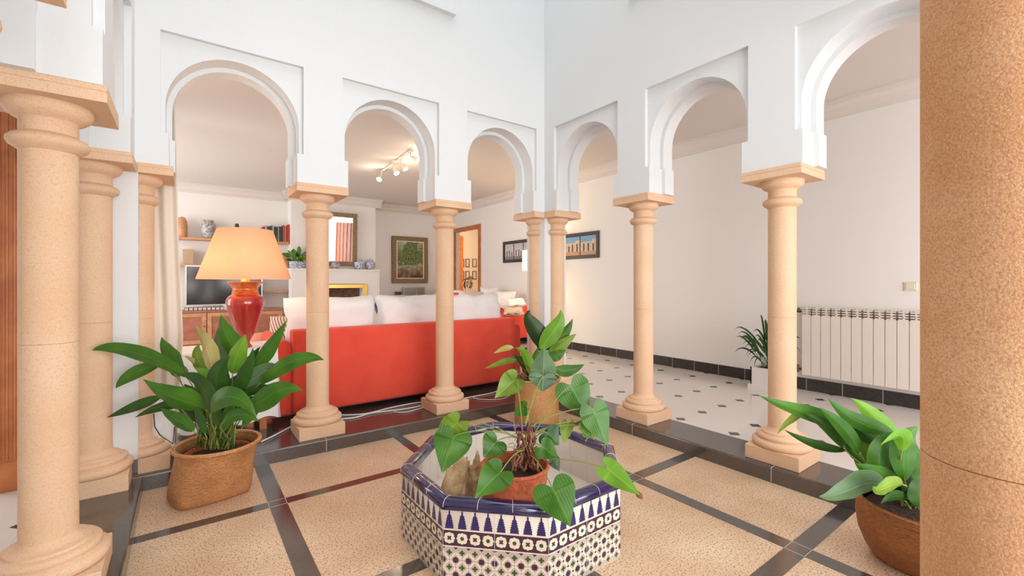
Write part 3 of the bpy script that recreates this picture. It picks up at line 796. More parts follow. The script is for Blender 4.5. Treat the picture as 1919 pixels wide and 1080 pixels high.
# (blade base, mid, tip in picture space with depth offsets, width px, twist, material)
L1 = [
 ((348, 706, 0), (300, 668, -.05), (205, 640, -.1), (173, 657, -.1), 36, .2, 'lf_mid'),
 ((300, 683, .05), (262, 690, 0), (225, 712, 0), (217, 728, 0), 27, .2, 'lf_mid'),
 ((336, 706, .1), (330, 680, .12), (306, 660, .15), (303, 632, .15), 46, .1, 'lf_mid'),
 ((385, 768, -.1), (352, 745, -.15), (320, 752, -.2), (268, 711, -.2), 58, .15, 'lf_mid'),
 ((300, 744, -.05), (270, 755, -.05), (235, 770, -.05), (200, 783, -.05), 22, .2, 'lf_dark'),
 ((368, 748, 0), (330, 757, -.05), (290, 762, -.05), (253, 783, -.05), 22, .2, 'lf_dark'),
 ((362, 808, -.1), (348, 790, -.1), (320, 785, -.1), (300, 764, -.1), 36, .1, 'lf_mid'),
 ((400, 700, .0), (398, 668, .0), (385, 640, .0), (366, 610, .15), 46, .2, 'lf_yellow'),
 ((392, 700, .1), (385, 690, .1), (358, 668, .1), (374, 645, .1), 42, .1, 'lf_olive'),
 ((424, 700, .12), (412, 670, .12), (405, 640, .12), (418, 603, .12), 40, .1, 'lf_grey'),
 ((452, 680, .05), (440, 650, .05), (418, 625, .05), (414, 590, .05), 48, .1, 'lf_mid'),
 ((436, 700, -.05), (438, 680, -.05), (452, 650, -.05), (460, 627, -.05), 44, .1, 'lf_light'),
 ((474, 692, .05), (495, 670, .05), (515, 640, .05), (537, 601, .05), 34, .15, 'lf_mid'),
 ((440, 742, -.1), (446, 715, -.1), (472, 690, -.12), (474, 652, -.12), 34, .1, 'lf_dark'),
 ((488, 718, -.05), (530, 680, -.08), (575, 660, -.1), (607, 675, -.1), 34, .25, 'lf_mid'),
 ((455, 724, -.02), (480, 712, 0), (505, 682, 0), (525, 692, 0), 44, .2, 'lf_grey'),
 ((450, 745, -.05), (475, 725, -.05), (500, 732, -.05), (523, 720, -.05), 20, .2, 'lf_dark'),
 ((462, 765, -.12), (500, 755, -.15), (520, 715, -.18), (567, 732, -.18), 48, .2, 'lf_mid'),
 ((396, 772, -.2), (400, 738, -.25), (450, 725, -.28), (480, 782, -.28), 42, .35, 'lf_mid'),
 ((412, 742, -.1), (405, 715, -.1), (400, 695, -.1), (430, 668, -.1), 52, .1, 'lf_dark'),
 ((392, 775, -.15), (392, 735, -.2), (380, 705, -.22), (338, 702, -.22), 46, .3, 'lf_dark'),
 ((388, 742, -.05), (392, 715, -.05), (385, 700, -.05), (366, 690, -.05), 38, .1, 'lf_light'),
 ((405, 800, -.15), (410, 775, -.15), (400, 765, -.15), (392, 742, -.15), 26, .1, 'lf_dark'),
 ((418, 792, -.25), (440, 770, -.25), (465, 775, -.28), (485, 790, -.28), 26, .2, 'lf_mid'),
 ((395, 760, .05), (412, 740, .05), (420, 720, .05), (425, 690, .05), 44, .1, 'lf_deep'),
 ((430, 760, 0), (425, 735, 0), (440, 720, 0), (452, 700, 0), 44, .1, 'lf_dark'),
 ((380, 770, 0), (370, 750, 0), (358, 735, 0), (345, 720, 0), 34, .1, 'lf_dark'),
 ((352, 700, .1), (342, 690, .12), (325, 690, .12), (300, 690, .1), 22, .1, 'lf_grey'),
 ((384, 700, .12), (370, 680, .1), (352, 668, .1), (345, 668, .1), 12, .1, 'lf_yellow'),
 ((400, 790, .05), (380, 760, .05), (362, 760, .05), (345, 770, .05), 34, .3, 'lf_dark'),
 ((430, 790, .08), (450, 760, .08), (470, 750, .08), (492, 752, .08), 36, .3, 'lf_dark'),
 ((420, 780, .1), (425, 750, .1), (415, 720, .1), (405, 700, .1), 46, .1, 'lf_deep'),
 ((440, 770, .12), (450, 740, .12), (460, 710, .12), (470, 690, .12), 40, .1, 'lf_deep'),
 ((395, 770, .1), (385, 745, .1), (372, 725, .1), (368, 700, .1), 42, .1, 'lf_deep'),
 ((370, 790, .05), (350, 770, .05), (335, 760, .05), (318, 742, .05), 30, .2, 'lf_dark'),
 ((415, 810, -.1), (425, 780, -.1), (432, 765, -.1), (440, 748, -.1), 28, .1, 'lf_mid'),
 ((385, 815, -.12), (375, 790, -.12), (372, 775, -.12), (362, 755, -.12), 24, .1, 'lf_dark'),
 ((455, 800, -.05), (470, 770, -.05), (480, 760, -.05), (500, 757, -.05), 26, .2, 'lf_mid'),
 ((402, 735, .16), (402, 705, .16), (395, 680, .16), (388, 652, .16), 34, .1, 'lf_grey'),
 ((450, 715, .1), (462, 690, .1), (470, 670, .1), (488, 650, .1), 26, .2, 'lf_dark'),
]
def big_plant(P, L_, cpx, soil_py, Zc, sr=.0035, spread=34, stemmat='stem_g', bxy=None):
    rnd = random.Random(5)
    for k, (b, m1, m2, tp, wpx, tw, mt) in enumerate(L_):
        ctrl = [AT(p[0], p[1], Zc + p[2]) for p in (b, m1, m2, tp)]
        zz = Zc + b[2]; wm = wpx * zz / F / math.cos(tw) * .90
        sx = cpx + rnd.uniform(-spread, spread) * .8; sx = sx * .6 + min(max(b[0], cpx - spread), cpx + spread) * .4
        S = AT(sx, soil_py + rnd.uniform(-5, 5), Zc + rnd.uniform(-.05, .07))
        d0 = (ctrl[0] - ctrl[1]).normalized()
        stem = [S, S.lerp(ctrl[0], .5) + Vector((0, 0, .05)), ctrl[0] + d0 * .06, ctrl[0] - d0 * .01]
        mb = MB(); leaf_mesh(mb, ctrl, wm, tw, stem=stem, stem_r=sr)
        finish_leaf(mb, 'leaf', M[mt], M[stemmat], P)
big_plant(P1, L1, 408, 838, Z1c)
rnd = random.Random(3); mb = MB()
for k in range(30):
    S = AT(408 + rnd.uniform(-42, 42), 840 + rnd.uniform(-5, 5), Z1c + rnd.uniform(-.07, .08)); E = AT(400 + rnd.uniform(-45, 55), 770 + rnd.uniform(-25, 20), Z1c + rnd.uniform(-.12, .05))
    mb.tube([S, S.lerp(E, .5) + Vector((0, 0, .01)), E], [.0035, .003, .002], 5)
mb.build('stalks', M['lf_dark'], P1)['kind'] = 'stuff'

# ---- plant 2: right front
c2 = ONZ(1722, 1052, 0); c2.z = 0
P2 = thing('potted_plant', 'broad-leaved plant in a dark brown basket cut off by the huge right column', 'potted plant', c2, 'leafy plants in wicker baskets')
Z2c = 1.72; t2 = AT(1733, 946, 1.64)
print('plant2', c2, t2)
hb2 = t2.z; sh2 = (t2.x - c2.x, t2.y - c2.y)
basket(P2, 'wicker_basket', c2, [(.140, 0), (.156, .01), (.178, hb2 * .2), (.198, hb2 * .45), (.205, hb2 * .7), (.202, hb2 * .9), (.198, hb2)], M['basket_d'], square=.12, shear=sh2)
torus_rim(P2, 'basket_rim', (t2.x, t2.y), .196, .196, .006, M['basket_d'], hb2)
mb = MB(); mb.lathe([(.001, .01), (.08, .008), (.176, 0)], (t2.x, t2.y, hb2 - .04), 24, cap=False); mb.build('soil', M['soil'], P2)
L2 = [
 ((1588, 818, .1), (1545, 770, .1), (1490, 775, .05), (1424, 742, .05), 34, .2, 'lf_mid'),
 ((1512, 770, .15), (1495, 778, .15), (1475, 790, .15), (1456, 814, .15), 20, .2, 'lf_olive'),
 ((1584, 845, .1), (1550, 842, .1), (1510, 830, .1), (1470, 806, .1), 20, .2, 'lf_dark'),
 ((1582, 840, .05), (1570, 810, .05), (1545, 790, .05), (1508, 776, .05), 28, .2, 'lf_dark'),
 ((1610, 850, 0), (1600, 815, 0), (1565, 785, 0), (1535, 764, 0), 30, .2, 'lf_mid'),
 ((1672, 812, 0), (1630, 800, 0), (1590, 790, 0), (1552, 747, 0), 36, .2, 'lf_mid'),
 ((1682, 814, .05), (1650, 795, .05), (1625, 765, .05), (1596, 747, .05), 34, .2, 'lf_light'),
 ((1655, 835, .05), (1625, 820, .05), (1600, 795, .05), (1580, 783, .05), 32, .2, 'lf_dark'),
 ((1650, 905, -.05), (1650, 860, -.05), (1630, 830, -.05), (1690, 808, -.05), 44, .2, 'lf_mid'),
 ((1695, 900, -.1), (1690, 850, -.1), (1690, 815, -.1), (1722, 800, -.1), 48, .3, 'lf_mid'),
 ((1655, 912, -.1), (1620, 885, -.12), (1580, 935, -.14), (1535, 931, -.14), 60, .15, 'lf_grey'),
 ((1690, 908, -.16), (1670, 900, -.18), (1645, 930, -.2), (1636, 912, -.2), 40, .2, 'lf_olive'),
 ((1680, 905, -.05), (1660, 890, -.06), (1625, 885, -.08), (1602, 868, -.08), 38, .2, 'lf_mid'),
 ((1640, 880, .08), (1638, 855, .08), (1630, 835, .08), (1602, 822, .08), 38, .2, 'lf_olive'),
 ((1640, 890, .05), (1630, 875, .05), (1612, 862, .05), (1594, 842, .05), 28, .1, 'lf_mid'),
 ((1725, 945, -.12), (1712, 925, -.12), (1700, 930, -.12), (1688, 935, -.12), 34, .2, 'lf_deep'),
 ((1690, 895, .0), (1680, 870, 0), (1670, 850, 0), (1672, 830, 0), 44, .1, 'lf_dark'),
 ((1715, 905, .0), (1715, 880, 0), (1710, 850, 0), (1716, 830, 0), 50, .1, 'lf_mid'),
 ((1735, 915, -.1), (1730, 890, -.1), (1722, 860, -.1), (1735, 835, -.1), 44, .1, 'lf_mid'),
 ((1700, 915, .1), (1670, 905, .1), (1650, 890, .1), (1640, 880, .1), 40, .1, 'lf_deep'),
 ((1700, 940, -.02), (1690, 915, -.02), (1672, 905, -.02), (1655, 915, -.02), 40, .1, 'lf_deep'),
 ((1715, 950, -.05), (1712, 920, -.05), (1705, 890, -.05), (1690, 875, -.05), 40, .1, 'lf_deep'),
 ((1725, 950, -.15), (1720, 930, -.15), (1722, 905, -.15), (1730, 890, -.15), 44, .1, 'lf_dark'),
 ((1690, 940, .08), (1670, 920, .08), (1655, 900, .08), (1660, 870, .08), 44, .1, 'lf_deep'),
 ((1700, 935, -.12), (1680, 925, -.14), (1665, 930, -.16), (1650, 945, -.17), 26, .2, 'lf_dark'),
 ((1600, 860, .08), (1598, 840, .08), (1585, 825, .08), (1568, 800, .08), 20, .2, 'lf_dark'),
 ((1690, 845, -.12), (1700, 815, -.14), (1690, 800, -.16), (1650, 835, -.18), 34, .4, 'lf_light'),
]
big_plant(P2, L2, 1715, 958, Z2c, spread=30)

# ---- plant 3: behind the planter
Z3c = 3.60
c3 = AT(1006, 786, Z3c); c3.z = 0
P3 = thing('potted_plant', 'smaller leafy plant in a round orange wicker pot in the far patio corner', 'potted plant', c3, 'leafy plants in wicker baskets')
t3 = AT(1006, 708, Z3c); hb3 = t3.z
print('plant3', c3, t3, hb3)
basket(P3, 'wicker_basket', c3, [(.172, 0), (.178, .008), (.178, hb3 * .3), (.176, hb3 * .6), (.180, hb3 * .9), (.186, hb3 * .96), (.188, hb3)], M['basket_o'])
torus_rim(P3, 'basket_rim', (c3.x, c3.y), .186, .186, .008, M['basket_o'], hb3)
mb = MB(); mb.lathe([(.001, .01), (.08, .008), (.175, 0)], (c3.x, c3.y, hb3 - .04), 24, cap=False); mb.build('soil', M['soil'], P3)
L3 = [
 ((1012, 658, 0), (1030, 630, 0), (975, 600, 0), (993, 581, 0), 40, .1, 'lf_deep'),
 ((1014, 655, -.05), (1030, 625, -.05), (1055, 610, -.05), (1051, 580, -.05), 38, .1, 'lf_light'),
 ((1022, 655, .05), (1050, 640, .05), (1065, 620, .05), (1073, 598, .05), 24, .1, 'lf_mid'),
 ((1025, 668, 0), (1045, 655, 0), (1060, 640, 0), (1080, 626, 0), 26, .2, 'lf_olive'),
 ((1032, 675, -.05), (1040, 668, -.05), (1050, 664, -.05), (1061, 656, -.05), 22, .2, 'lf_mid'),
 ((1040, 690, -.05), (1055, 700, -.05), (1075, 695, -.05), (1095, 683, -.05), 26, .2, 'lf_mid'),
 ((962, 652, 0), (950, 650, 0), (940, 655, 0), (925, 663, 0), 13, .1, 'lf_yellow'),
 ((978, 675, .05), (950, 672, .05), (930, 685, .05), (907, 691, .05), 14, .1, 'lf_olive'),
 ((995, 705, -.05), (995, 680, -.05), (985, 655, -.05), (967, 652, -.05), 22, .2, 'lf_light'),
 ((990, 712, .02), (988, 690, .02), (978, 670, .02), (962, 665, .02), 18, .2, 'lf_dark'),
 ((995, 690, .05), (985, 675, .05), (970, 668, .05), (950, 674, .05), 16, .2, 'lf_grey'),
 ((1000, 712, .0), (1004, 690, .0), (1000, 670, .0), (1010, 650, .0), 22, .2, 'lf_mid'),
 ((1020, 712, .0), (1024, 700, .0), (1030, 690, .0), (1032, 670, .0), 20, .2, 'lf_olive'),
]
big_plant(P3, L3, 1006, 712, Z3c, spread=16, sr=.003)
mb = MB(); rnd = random.Random(9)
for k in range(22):
    S = AT(1000 + rnd.uniform(-26, 22), 712, Z3c + rnd.uniform(-.08, .08)); E = AT(982 + rnd.uniform(-22, 22), 682 + rnd.uniform(-22, 14), Z3c + rnd.uniform(-.06, .06))
    mb.tube([S, S.lerp(E, .5) + Vector((rnd.uniform(-.02, .02), 0, 0)), E], [.0035, .003, .002], 5)
mb.build('dry_stalks', M['stem_b'], P3)['kind'] = 'stuff'

# ---- plant 4: heart-leaved plant in the red pot inside the planter
ZP4 = 1.80
c4 = AT(965, 872, ZP4)
print('plant4', c4)
c4f = Vector((c4.x, c4.y, .10))
P4 = thing('potted_plant', 'heart-leaved climbing plant with bare brown stems in a red pot inside the tiled planter', 'potted plant', c4f)
hr = c4.z - .10
basket(P4, 'red_pot', c4f, [(.105, 0), (.112, .006), (.118, hr * .3), (.126, hr * .7), (.132, hr * .92), (.138, hr)], M['terracotta'], thick=.012)
torus_rim(P4, 'pot_rim', (c4.x, c4.y), .133, .133, .008, M['terracotta'], c4.z)
mb = MB(); mb.lathe([(.001, .012), (.06, .01), (.122, 0)], (c4.x, c4.y, c4.z - .035), 24, cap=False); mb.build('soil', M['soil'], P4)
# gnarled brown stems
mb = MB(); rnd = random.Random(2)
for k in range(26):
    S = AT(985 + rnd.uniform(-26, 26), 882 + rnd.uniform(-8, 4), ZP4 + rnd.uniform(-.05, .05)); E = AT(987 + rnd.uniform(-20, 16), 800 + rnd.uniform(-12, 40), ZP4 + rnd.uniform(-.03, .03))
    pts = [S.lerp(E, i / 7) + Vector((rnd.uniform(-1, 1), rnd.uniform(-1, 1), 0)) * .012 for i in range(8)]
    mb.tube(pts, [.0050, .0055, .005, .005, .0045, .004, .0035, .003], 6)
mb.build('brown_stem', M['stem_b'], P4)
mb = MB()
for k in range(34):
    S = AT(985 + rnd.uniform(-22, 20), 830 + rnd.uniform(-20, 45), ZP4 + rnd.uniform(-.04, .04)); E = S + Vector((rnd.uniform(-.06, .06), rnd.uniform(-.04, .04), rnd.uniform(-.05, .04)))
    mb.tube([S, S.lerp(E, .5) + Vector((rnd.uniform(-.01, .01), 0, .012)), E], [.0015, .0015, .001], 4)
mb.build('root_fringe', M['stem_g'], P4)['kind'] = 'stuff'
H4 = [  # attach px,py,dz ; tip px,py,dz ; width px ; tw ; material ; crown py
 ((852, 818, .02), (828, 885, .0), 66, .15, 'lf_mid', 825),
 ((858, 792, .08), (812, 832, .08), 46, .35, 'lf_olive', 820),
 ((931, 828, .02), (905, 857, .0), 50, .1, 'lf_mid', 830),
 ((938, 885, -.18), (889, 932, -.20), 60, .1, 'lf_mid', 850),
 ((1018, 706, .15), (1016, 735, .13), 50, .1, 'lf_grey', 800),
 ((1018, 700, .20), (1020, 650, .22), 44, .1, 'lf_grey', 800),
 ((966, 712, .2), (926, 745, .18), 44, .25, 'lf_olive', 800),
 ((1070, 724, .05), (1101, 784, .03), 62, .15, 'lf_mid', 815),
 ((1112, 768, .0), (1137, 836, -.02), 52, .25, 'lf_mid', 815),
 ((1100, 792, .03), (1112, 824, .03), 34, .3, 'lf_light', 815),
 ((1102, 803, .05), (1118, 820, .05), 30, .4, 'lf_light', 815),
 ((1064, 795, .08), (1056, 833, .08), 26, .4, 'lf_olive', 830),
 ((1026, 812, .0), (1047, 834, .0), 42, .2, 'lf_dark', 835),
 ((1016, 838, -.05), (1045, 858, -.06), 38, .2, 'lf_mid', 840),
 ((1038, 862, .0), (1048, 883, .0), 20, .3, 'lf_deep', 840),
 ((1035, 915, -.26), (1068, 985, -.28), 76, .05, 'lf_mid', 850),
 ((1138, 878, -.12), (1200, 930, -.20), 38, .3, 'lf_light', 850),
 ((985, 765, .22), (962, 778, .2), 30, .4, 'lf_mid', 800),
 ((852, 800, .12), (835, 812, .12), 22, .3, 'lf_dark', 820),
]
for k, (a, tpp, wpx, tw, mt, cy) in enumerate(H4):
    A_, T_ = AT(a[0], a[1], ZP4 + a[2]), AT(tpp[0], tpp[1], ZP4 + tpp[2]); wm = wpx * 1.08 * (ZP4 + a[2]) / F / math.cos(tw)
    mb = MB(); heart_mesh(mb, A_, T_, wm, tw)
    S = AT(986 + rnd.uniform(-12, 12), cy + rnd.uniform(-12, 12), ZP4)
    mid = S.lerp(A_, .5) + Vector((0, 0, .05 if k not in (16, 17) else .03)); back = A_ + (A_ - T_).normalized() * .012
    mb.tube([bez([S, mid, back, A_], i / 10) for i in range(11)], .0021, 6, 1)
    finish_leaf(mb, 'leaf', M[mt], M['stem_g'], P4)
mb = MB()
A_, T_ = AT(1192, 922, ZP4 - .19), AT(1205, 936, ZP4 - .22); leaf_mesh(mb, [A_, A_.lerp(T_, .4), A_.lerp(T_, .7), T_], .022, .3)
finish_leaf(mb, 'withered_tip', mat('withered', (.30, .10, .03), .7), M['stem_b'], P4)

# ---- plant 5: small plant in square white pot by the east wall
c5 = Vector((4.68, 2.07, K))
P5 = thing('potted_plant', 'dark narrow-leaved plant in a square white pot by the wall left of the radiator', 'potted plant', c5)
zc5 = c5.x * ST + c5.y * CT
pl = AT(1419, 688, zc5)
print('plant5', zc5, pl)
mb = MB(); hp = pl.z - K; a5 = .105
mb.box((c5.x - a5 - .018, c5.y - a5 - .018, K), (c5.x + a5 + .018, c5.y + a5 + .018, K + .045))
for d in ((-a5, -a5, a5, -a5 + .012), (-a5, a5 - .012, a5, a5), (-a5, -a5, -a5 + .012, a5), (a5 - .012, -a5, a5, a5)):
    mb.box((c5.x + d[0], c5.y + d[1], K + .045), (c5.x + d[2], c5.y + d[3], K + hp))
mb.build('square_pot', mat('white_pot', (.78, .75, .72), .4), P5)
mb = MB(); mb.box((c5.x - a5 + .012, c5.y - a5 + .012, K + .05), (c5.x + a5 - .012, c5.y + a5 - .012, K + hp - .02)); mb.build('soil', M['soil'], P5)
rnd = random.Random(11)
tips = [(1384, 626, 1), (1392, 647, 0), (1415, 632, 1), (1436, 622, 1), (1400, 672, 0), (1420, 666, 1), (1494, 645, 1), (1430, 630, 2), (1436, 645, 2), (1377, 618, 1), (1380, 633, 1), (1377, 662, 1), (1403, 640, 2), (1425, 592, 1), (1433, 601, 2), (1395, 657, 1), (1406, 680, 1), (1413, 690, 1), (1398, 668, 1), (1500, 636, 2), (1500, 663, 1), (1442, 590, 1), (1465, 600, 2), (1480, 622, 2), (1490, 650, 1), (1388, 636, 3), (1450, 612, 2), (1420, 640, 2), (1412, 625, 1), (1428, 655, 2), (1470, 640, 2)]
for k, (tx, ty, wk) in enumerate(tips):
    T_ = AT(tx, ty, zc5 + rnd.uniform(-.26, -.08)); S = AT(1440 + rnd.uniform(-12, 12), 690, zc5 + rnd.uniform(-.05, .05))
    up = Vector((0, 0, .10 + .07 * rnd.random())); B_ = S.lerp(T_, .35) + up * .5
    mb = MB(); leaf_mesh(mb, [B_, S.lerp(T_, .6) + up, S.lerp(T_, .9) + up * .7, T_], [.014, .018, .028, .034][wk], .3, 'narrow', stem=[S, S.lerp(B_, .5) + up * .15, B_], stem_r=.003)
    finish_leaf(mb, 'leaf', M['lf_deep'], M['lf_deep'], P5)

# ---------------------------------------------------------------- radiator, switch
t = thing('radiator', 'cream aluminium panel radiator on the white wall behind the right plant', 'radiator', (XW - .06, 1.82, .24))
x0, x1 = XW - .077, XW - .012; z0, z1 = .245, .908
y = 1.822; k = 0
while y > .72:
    mb = MB(); a, b = y - .078, y - .002
    mb.box((x0, a, z0), (x0 + .012, b, z1 - .085)); mb.box((x0 + .012, a + .030, z0 + .01), (x1, b - .030, z1 - .02))
    mb.box((x0 + .004, a + .036, z1 - .085), (x0 + .014, b - .036, z1))
    for q in range(4):
        zz = z1 - .012 - q * .021; mb.box((x0 + .002 + q * .001, a + .006, zz - .010), (x0 + .03, b - .006, zz))
    mb.box((x0 + .02, a, z1 - .01), (x1, b, z1))
    mb.build('radiator_section', M['radiator'], t); y -= .0803; k += 1
mb = MB(); mb.tube([(XW - .07, 1.83, z1 - .045), (XW - .07, 1.865, z1 - .045)], .014, 10); mb.tube([(XW - .07, 1.85, z1 - .045), (XW - .07, 1.85, z1 - .01)], .011, 10); mb.build('valve', M['bronze'], t)
mb = MB(); mb.tube([(XW - .07, 1.83, z0 + .05), (XW - .07, 1.87, z0 + .05), (XW - .01, 1.88, z0 + .04)], .012, 10); mb.tube([(XW - .07, 1.86, z0 + .02), (XW - .07, 1.86, z0 + .09)], .015, 10); mb.build('valve', M['bronze'], t)
t = thing('light_switch', 'square beige light switch on the wall above the radiator', 'switch', (XW, 1.03, 1.13))
mb = MB(); mb.box((XW - .010, .985, 1.075), (XW, 1.068, 1.150)); mb.build('plate', M['plate'], t, bevel=.003)
mb = MB(); mb.box((XW - .016, .998, 1.088), (XW - .010, 1.055, 1.137)); mb.build('rocker', M['plate'], t, bevel=.002)

mb = MB(); mb.box((XW - .03, -3.3, K), (XW, .42, 2.35))
for y_ in (-3.3, -2.6, -1.95, -1.3, -.65, .34): mb.box((XW - .05, y_, K), (XW - .03, y_ + .08, 2.35))
struct(mb, 'door_4', M['wardrobe'])
# ---------------------------------------------------------------- pictures on the east wall
def wall_picture(y0, y1, z0, z1, label, scheme, seed):
    t = thing('framed_picture', label, 'picture', (XW, (y0 + y1) / 2, z0), 'wide black-framed photo panels')
    mb = MB(); f = .045
    for a in ((y0, z0, y1, z0 + f), (y0, z1 - f, y1, z1), (y0, z0 + f, y0 + f, z1 - f), (y1 - f, z0 + f, y1, z1 - f)): mb.box((XW - .03, a[0], a[1]), (XW - .002, a[2], a[3]))
    mb.box((XW - .012, y0 + .01, z0 + .01), (XW - .002, y1 - .01, z1 - .01)); mb.build('frame', mat('slate_frame', (.055, .045, .042), .4), t)
    mb = MB(); rnd = random.Random(seed); n = max(2, round((y1 - y0) / .36)); wd = (y1 - y0 - 2 * f) / n
    for i in range(n):
        a = y0 + f + i * wd + .012; b = a + wd - .024; za, zb_ = z0 + f + .01, z1 - f - .01; X = XW - .013
        def q(u0, v0, u1, v1, mi, off=0): mb.box((X - .0008 - off, u0, v0), (X, u1, v1), mi)
        sk = za + (zb_ - za) * .68
        q(a, sk, b, zb_, 0); q(a, za, b, za + (zb_ - za) * .2, 2); q(a, za + (zb_ - za) * .2, b, sk, 1, .0003)
        for d in range(3):
            u = a + (b - a) * (.12 + .3 * d + rnd.uniform(-.04, .04)); q(u, za + (zb_ - za) * .2, u + (b - a) * .10, za + (zb_ - za) * rnd.uniform(.45, .62), 3, .0008)
        q(a, sk, a + (b - a) * rnd.uniform(.25, .5), sk + (zb_ - za) * .12, 1, .0004)
    cs = {'grey': ((.62, .60, .60), (.72, .68, .67), (.30, .26, .26), (.10, .09, .09)), 'col': ((.20, .42, .66), (.70, .54, .40), (.62, .34, .20), (.12, .08, .06))}[scheme]
    mb.build('print', [mat('print_%d_%d' % (seed, i), c, .4, 40, tuple(v * .75 for v in c)) for i, c in enumerate(cs)], t)
def yz(px, py): p = ONX(px, py, XW - .02); return p.y, p.z
ya, za = yz(943, 493); yb, zb = yz(1122, 434); yb2, zb2 = yz(1122, 483)
wall_picture(ya - .95, ya, za, za + .40, 'black-framed panel of grey building photos left of the corner columns', 'grey', 3)
wall_picture(yb2, yb2 + .78, zb2, zb2 + .40, 'black-framed panel of blue-sky building photos right of the corner columns', 'col', 5)

# six small frames in the room beyond the doorway
for px in (866, 876, 889):
    for py in (493, 516):
        p = ONY(px, py, 12.19); hw = .075 if px == 889 else .07
        t = thing('small_picture', 'small thin-framed print on beige wall through doorway, %s row, %s' % ({493: 'upper', 516: 'lower'}[py], {866: 'left', 876: 'middle', 889: 'right'}[px]), 'picture', p, 'small prints beyond the doorway')
        mb = MB(); h = .13
        for a in ((-hw, -h, hw, -h + .018), (-hw, h - .018, hw, h), (-hw, -h + .018, -hw + .018, h - .018), (hw - .018, -h + .018, hw, h - .018)): mb.box((p.x + a[0], 12.175, p.z + a[1]), (p.x + a[2], 12.199, p.z + a[3]))
        mb.build('frame', M['darkwood'], t)
        mb = MB(); mb.box((p.x - hw + .018, 12.19, p.z - h + .018), (p.x + hw - .018, 12.199, p.z + h - .018)); mb.build('print', mat('faded_print', (.62, .52, .42), .6, 30, (.5, .4, .3)), t)
p = ONY(877, 532, 10.2)
mb = MB()
for k in range(9):
    a = k * .7; mb.tube([(p.x + math.cos(a) * .02, 10.2, p.z - .25), (p.x + math.cos(a) * .12, 10.2 + math.sin(a) * .1, p.z - .05), (p.x + math.cos(a) * .08, 10.2 + math.sin(a) * .08, p.z + .05 + .02 * k), (p.x + math.cos(a) * .17, 10.2, p.z + .015 * k)], .010, 6)
mb.tube([(p.x, 10.2, K), (p.x, 10.2, p.z - .2)], .015, 8); mb.lathe([(.14, 0), (.14, .02), (.03, .04)], (p.x, 10.2, K), 20)
tag(mb.build('scroll_candelabrum', M['bronze']), 'dark scrolled metal candelabrum seen through the doorway', 'candelabrum')

# ---------------------------------------------------------------- far wall: shelves, television, cabinet
YW = YN
def shelf(px0, px1, py, label, dep=.26, th=.035, x1=None):
    a = ONY(px0, py, YW - dep); b = ONY(px1, py, YW - dep); xr = min(b.x, BX0 - .002)
    mb = MB(); mb.box((a.x - (.9 if px0 < 400 else 0), YW - dep, a.z - th), (xr, YW - .001, a.z)); o = mb.build('wall_shelf', M['woodmid']); tag(o, label, 'shelf', 'wooden wall shelves'); return a.z
zs1 = shelf(325, 541, 443.5, 'upper honey-coloured wall shelf carrying jar and books')
zs2 = shelf(325, 541, 494, 'middle honey-coloured wall shelf above the television')
zs3 = shelf(494, 541, 545, 'short honey-coloured shelf right of the television', .24)
def on_shelf(px, zs, dep=.15): p = ONY(px, 440, YW - dep); return Vector((p.x, p.y, zs))
p = on_shelf(390, zs1); s_ = .00975 / 1.1
mb = MB(); mb.lathe([(.001, 0), (.062, 0), (.070, .02), (.105, .12), (.118, .20), (.110, .255), (.080, .285), (.072, .295), (.080, .31), (.084, .318), (.07, .318), (.065, .29)], p, 32, cap=False)
tag(mb.build('porcelain_jar', M['porcelain']), 'round grey and white porcelain jar on the upper shelf', 'jar')
p = on_shelf(341, zs1)
mb = MB(); mb.lathe([(.001, 0), (.07, 0), (.075, .05), (.08, .18), (.07, .28), (.045, .335), (.001, .35)], p, 24, cap=False)
tag(mb.build('wooden_figure', M['woodmid']), 'tall brown rounded carving at the left end of the upper shelf', 'figurine')
p = on_shelf(444, zs1)
mb = MB(); mb.lathe([(.001, 0), (.07, 0), (.07, .03), (.03, .06), (.045, .12), (.055, .18), (.03, .22), (.035, .26), (.025, .29), (.001, .30)], p, 20, cap=False); mb.tube([(p.x - .06, p.y, p.z + .15), (p.x - .02, p.y - .03, p.z + .2), (p.x + .05, p.y - .02, p.z + .16)], .02, 8)
tag(mb.build('small_figurine', M['figure']), 'small dark figurine peeking above the lampshade on the upper shelf', 'figurine')
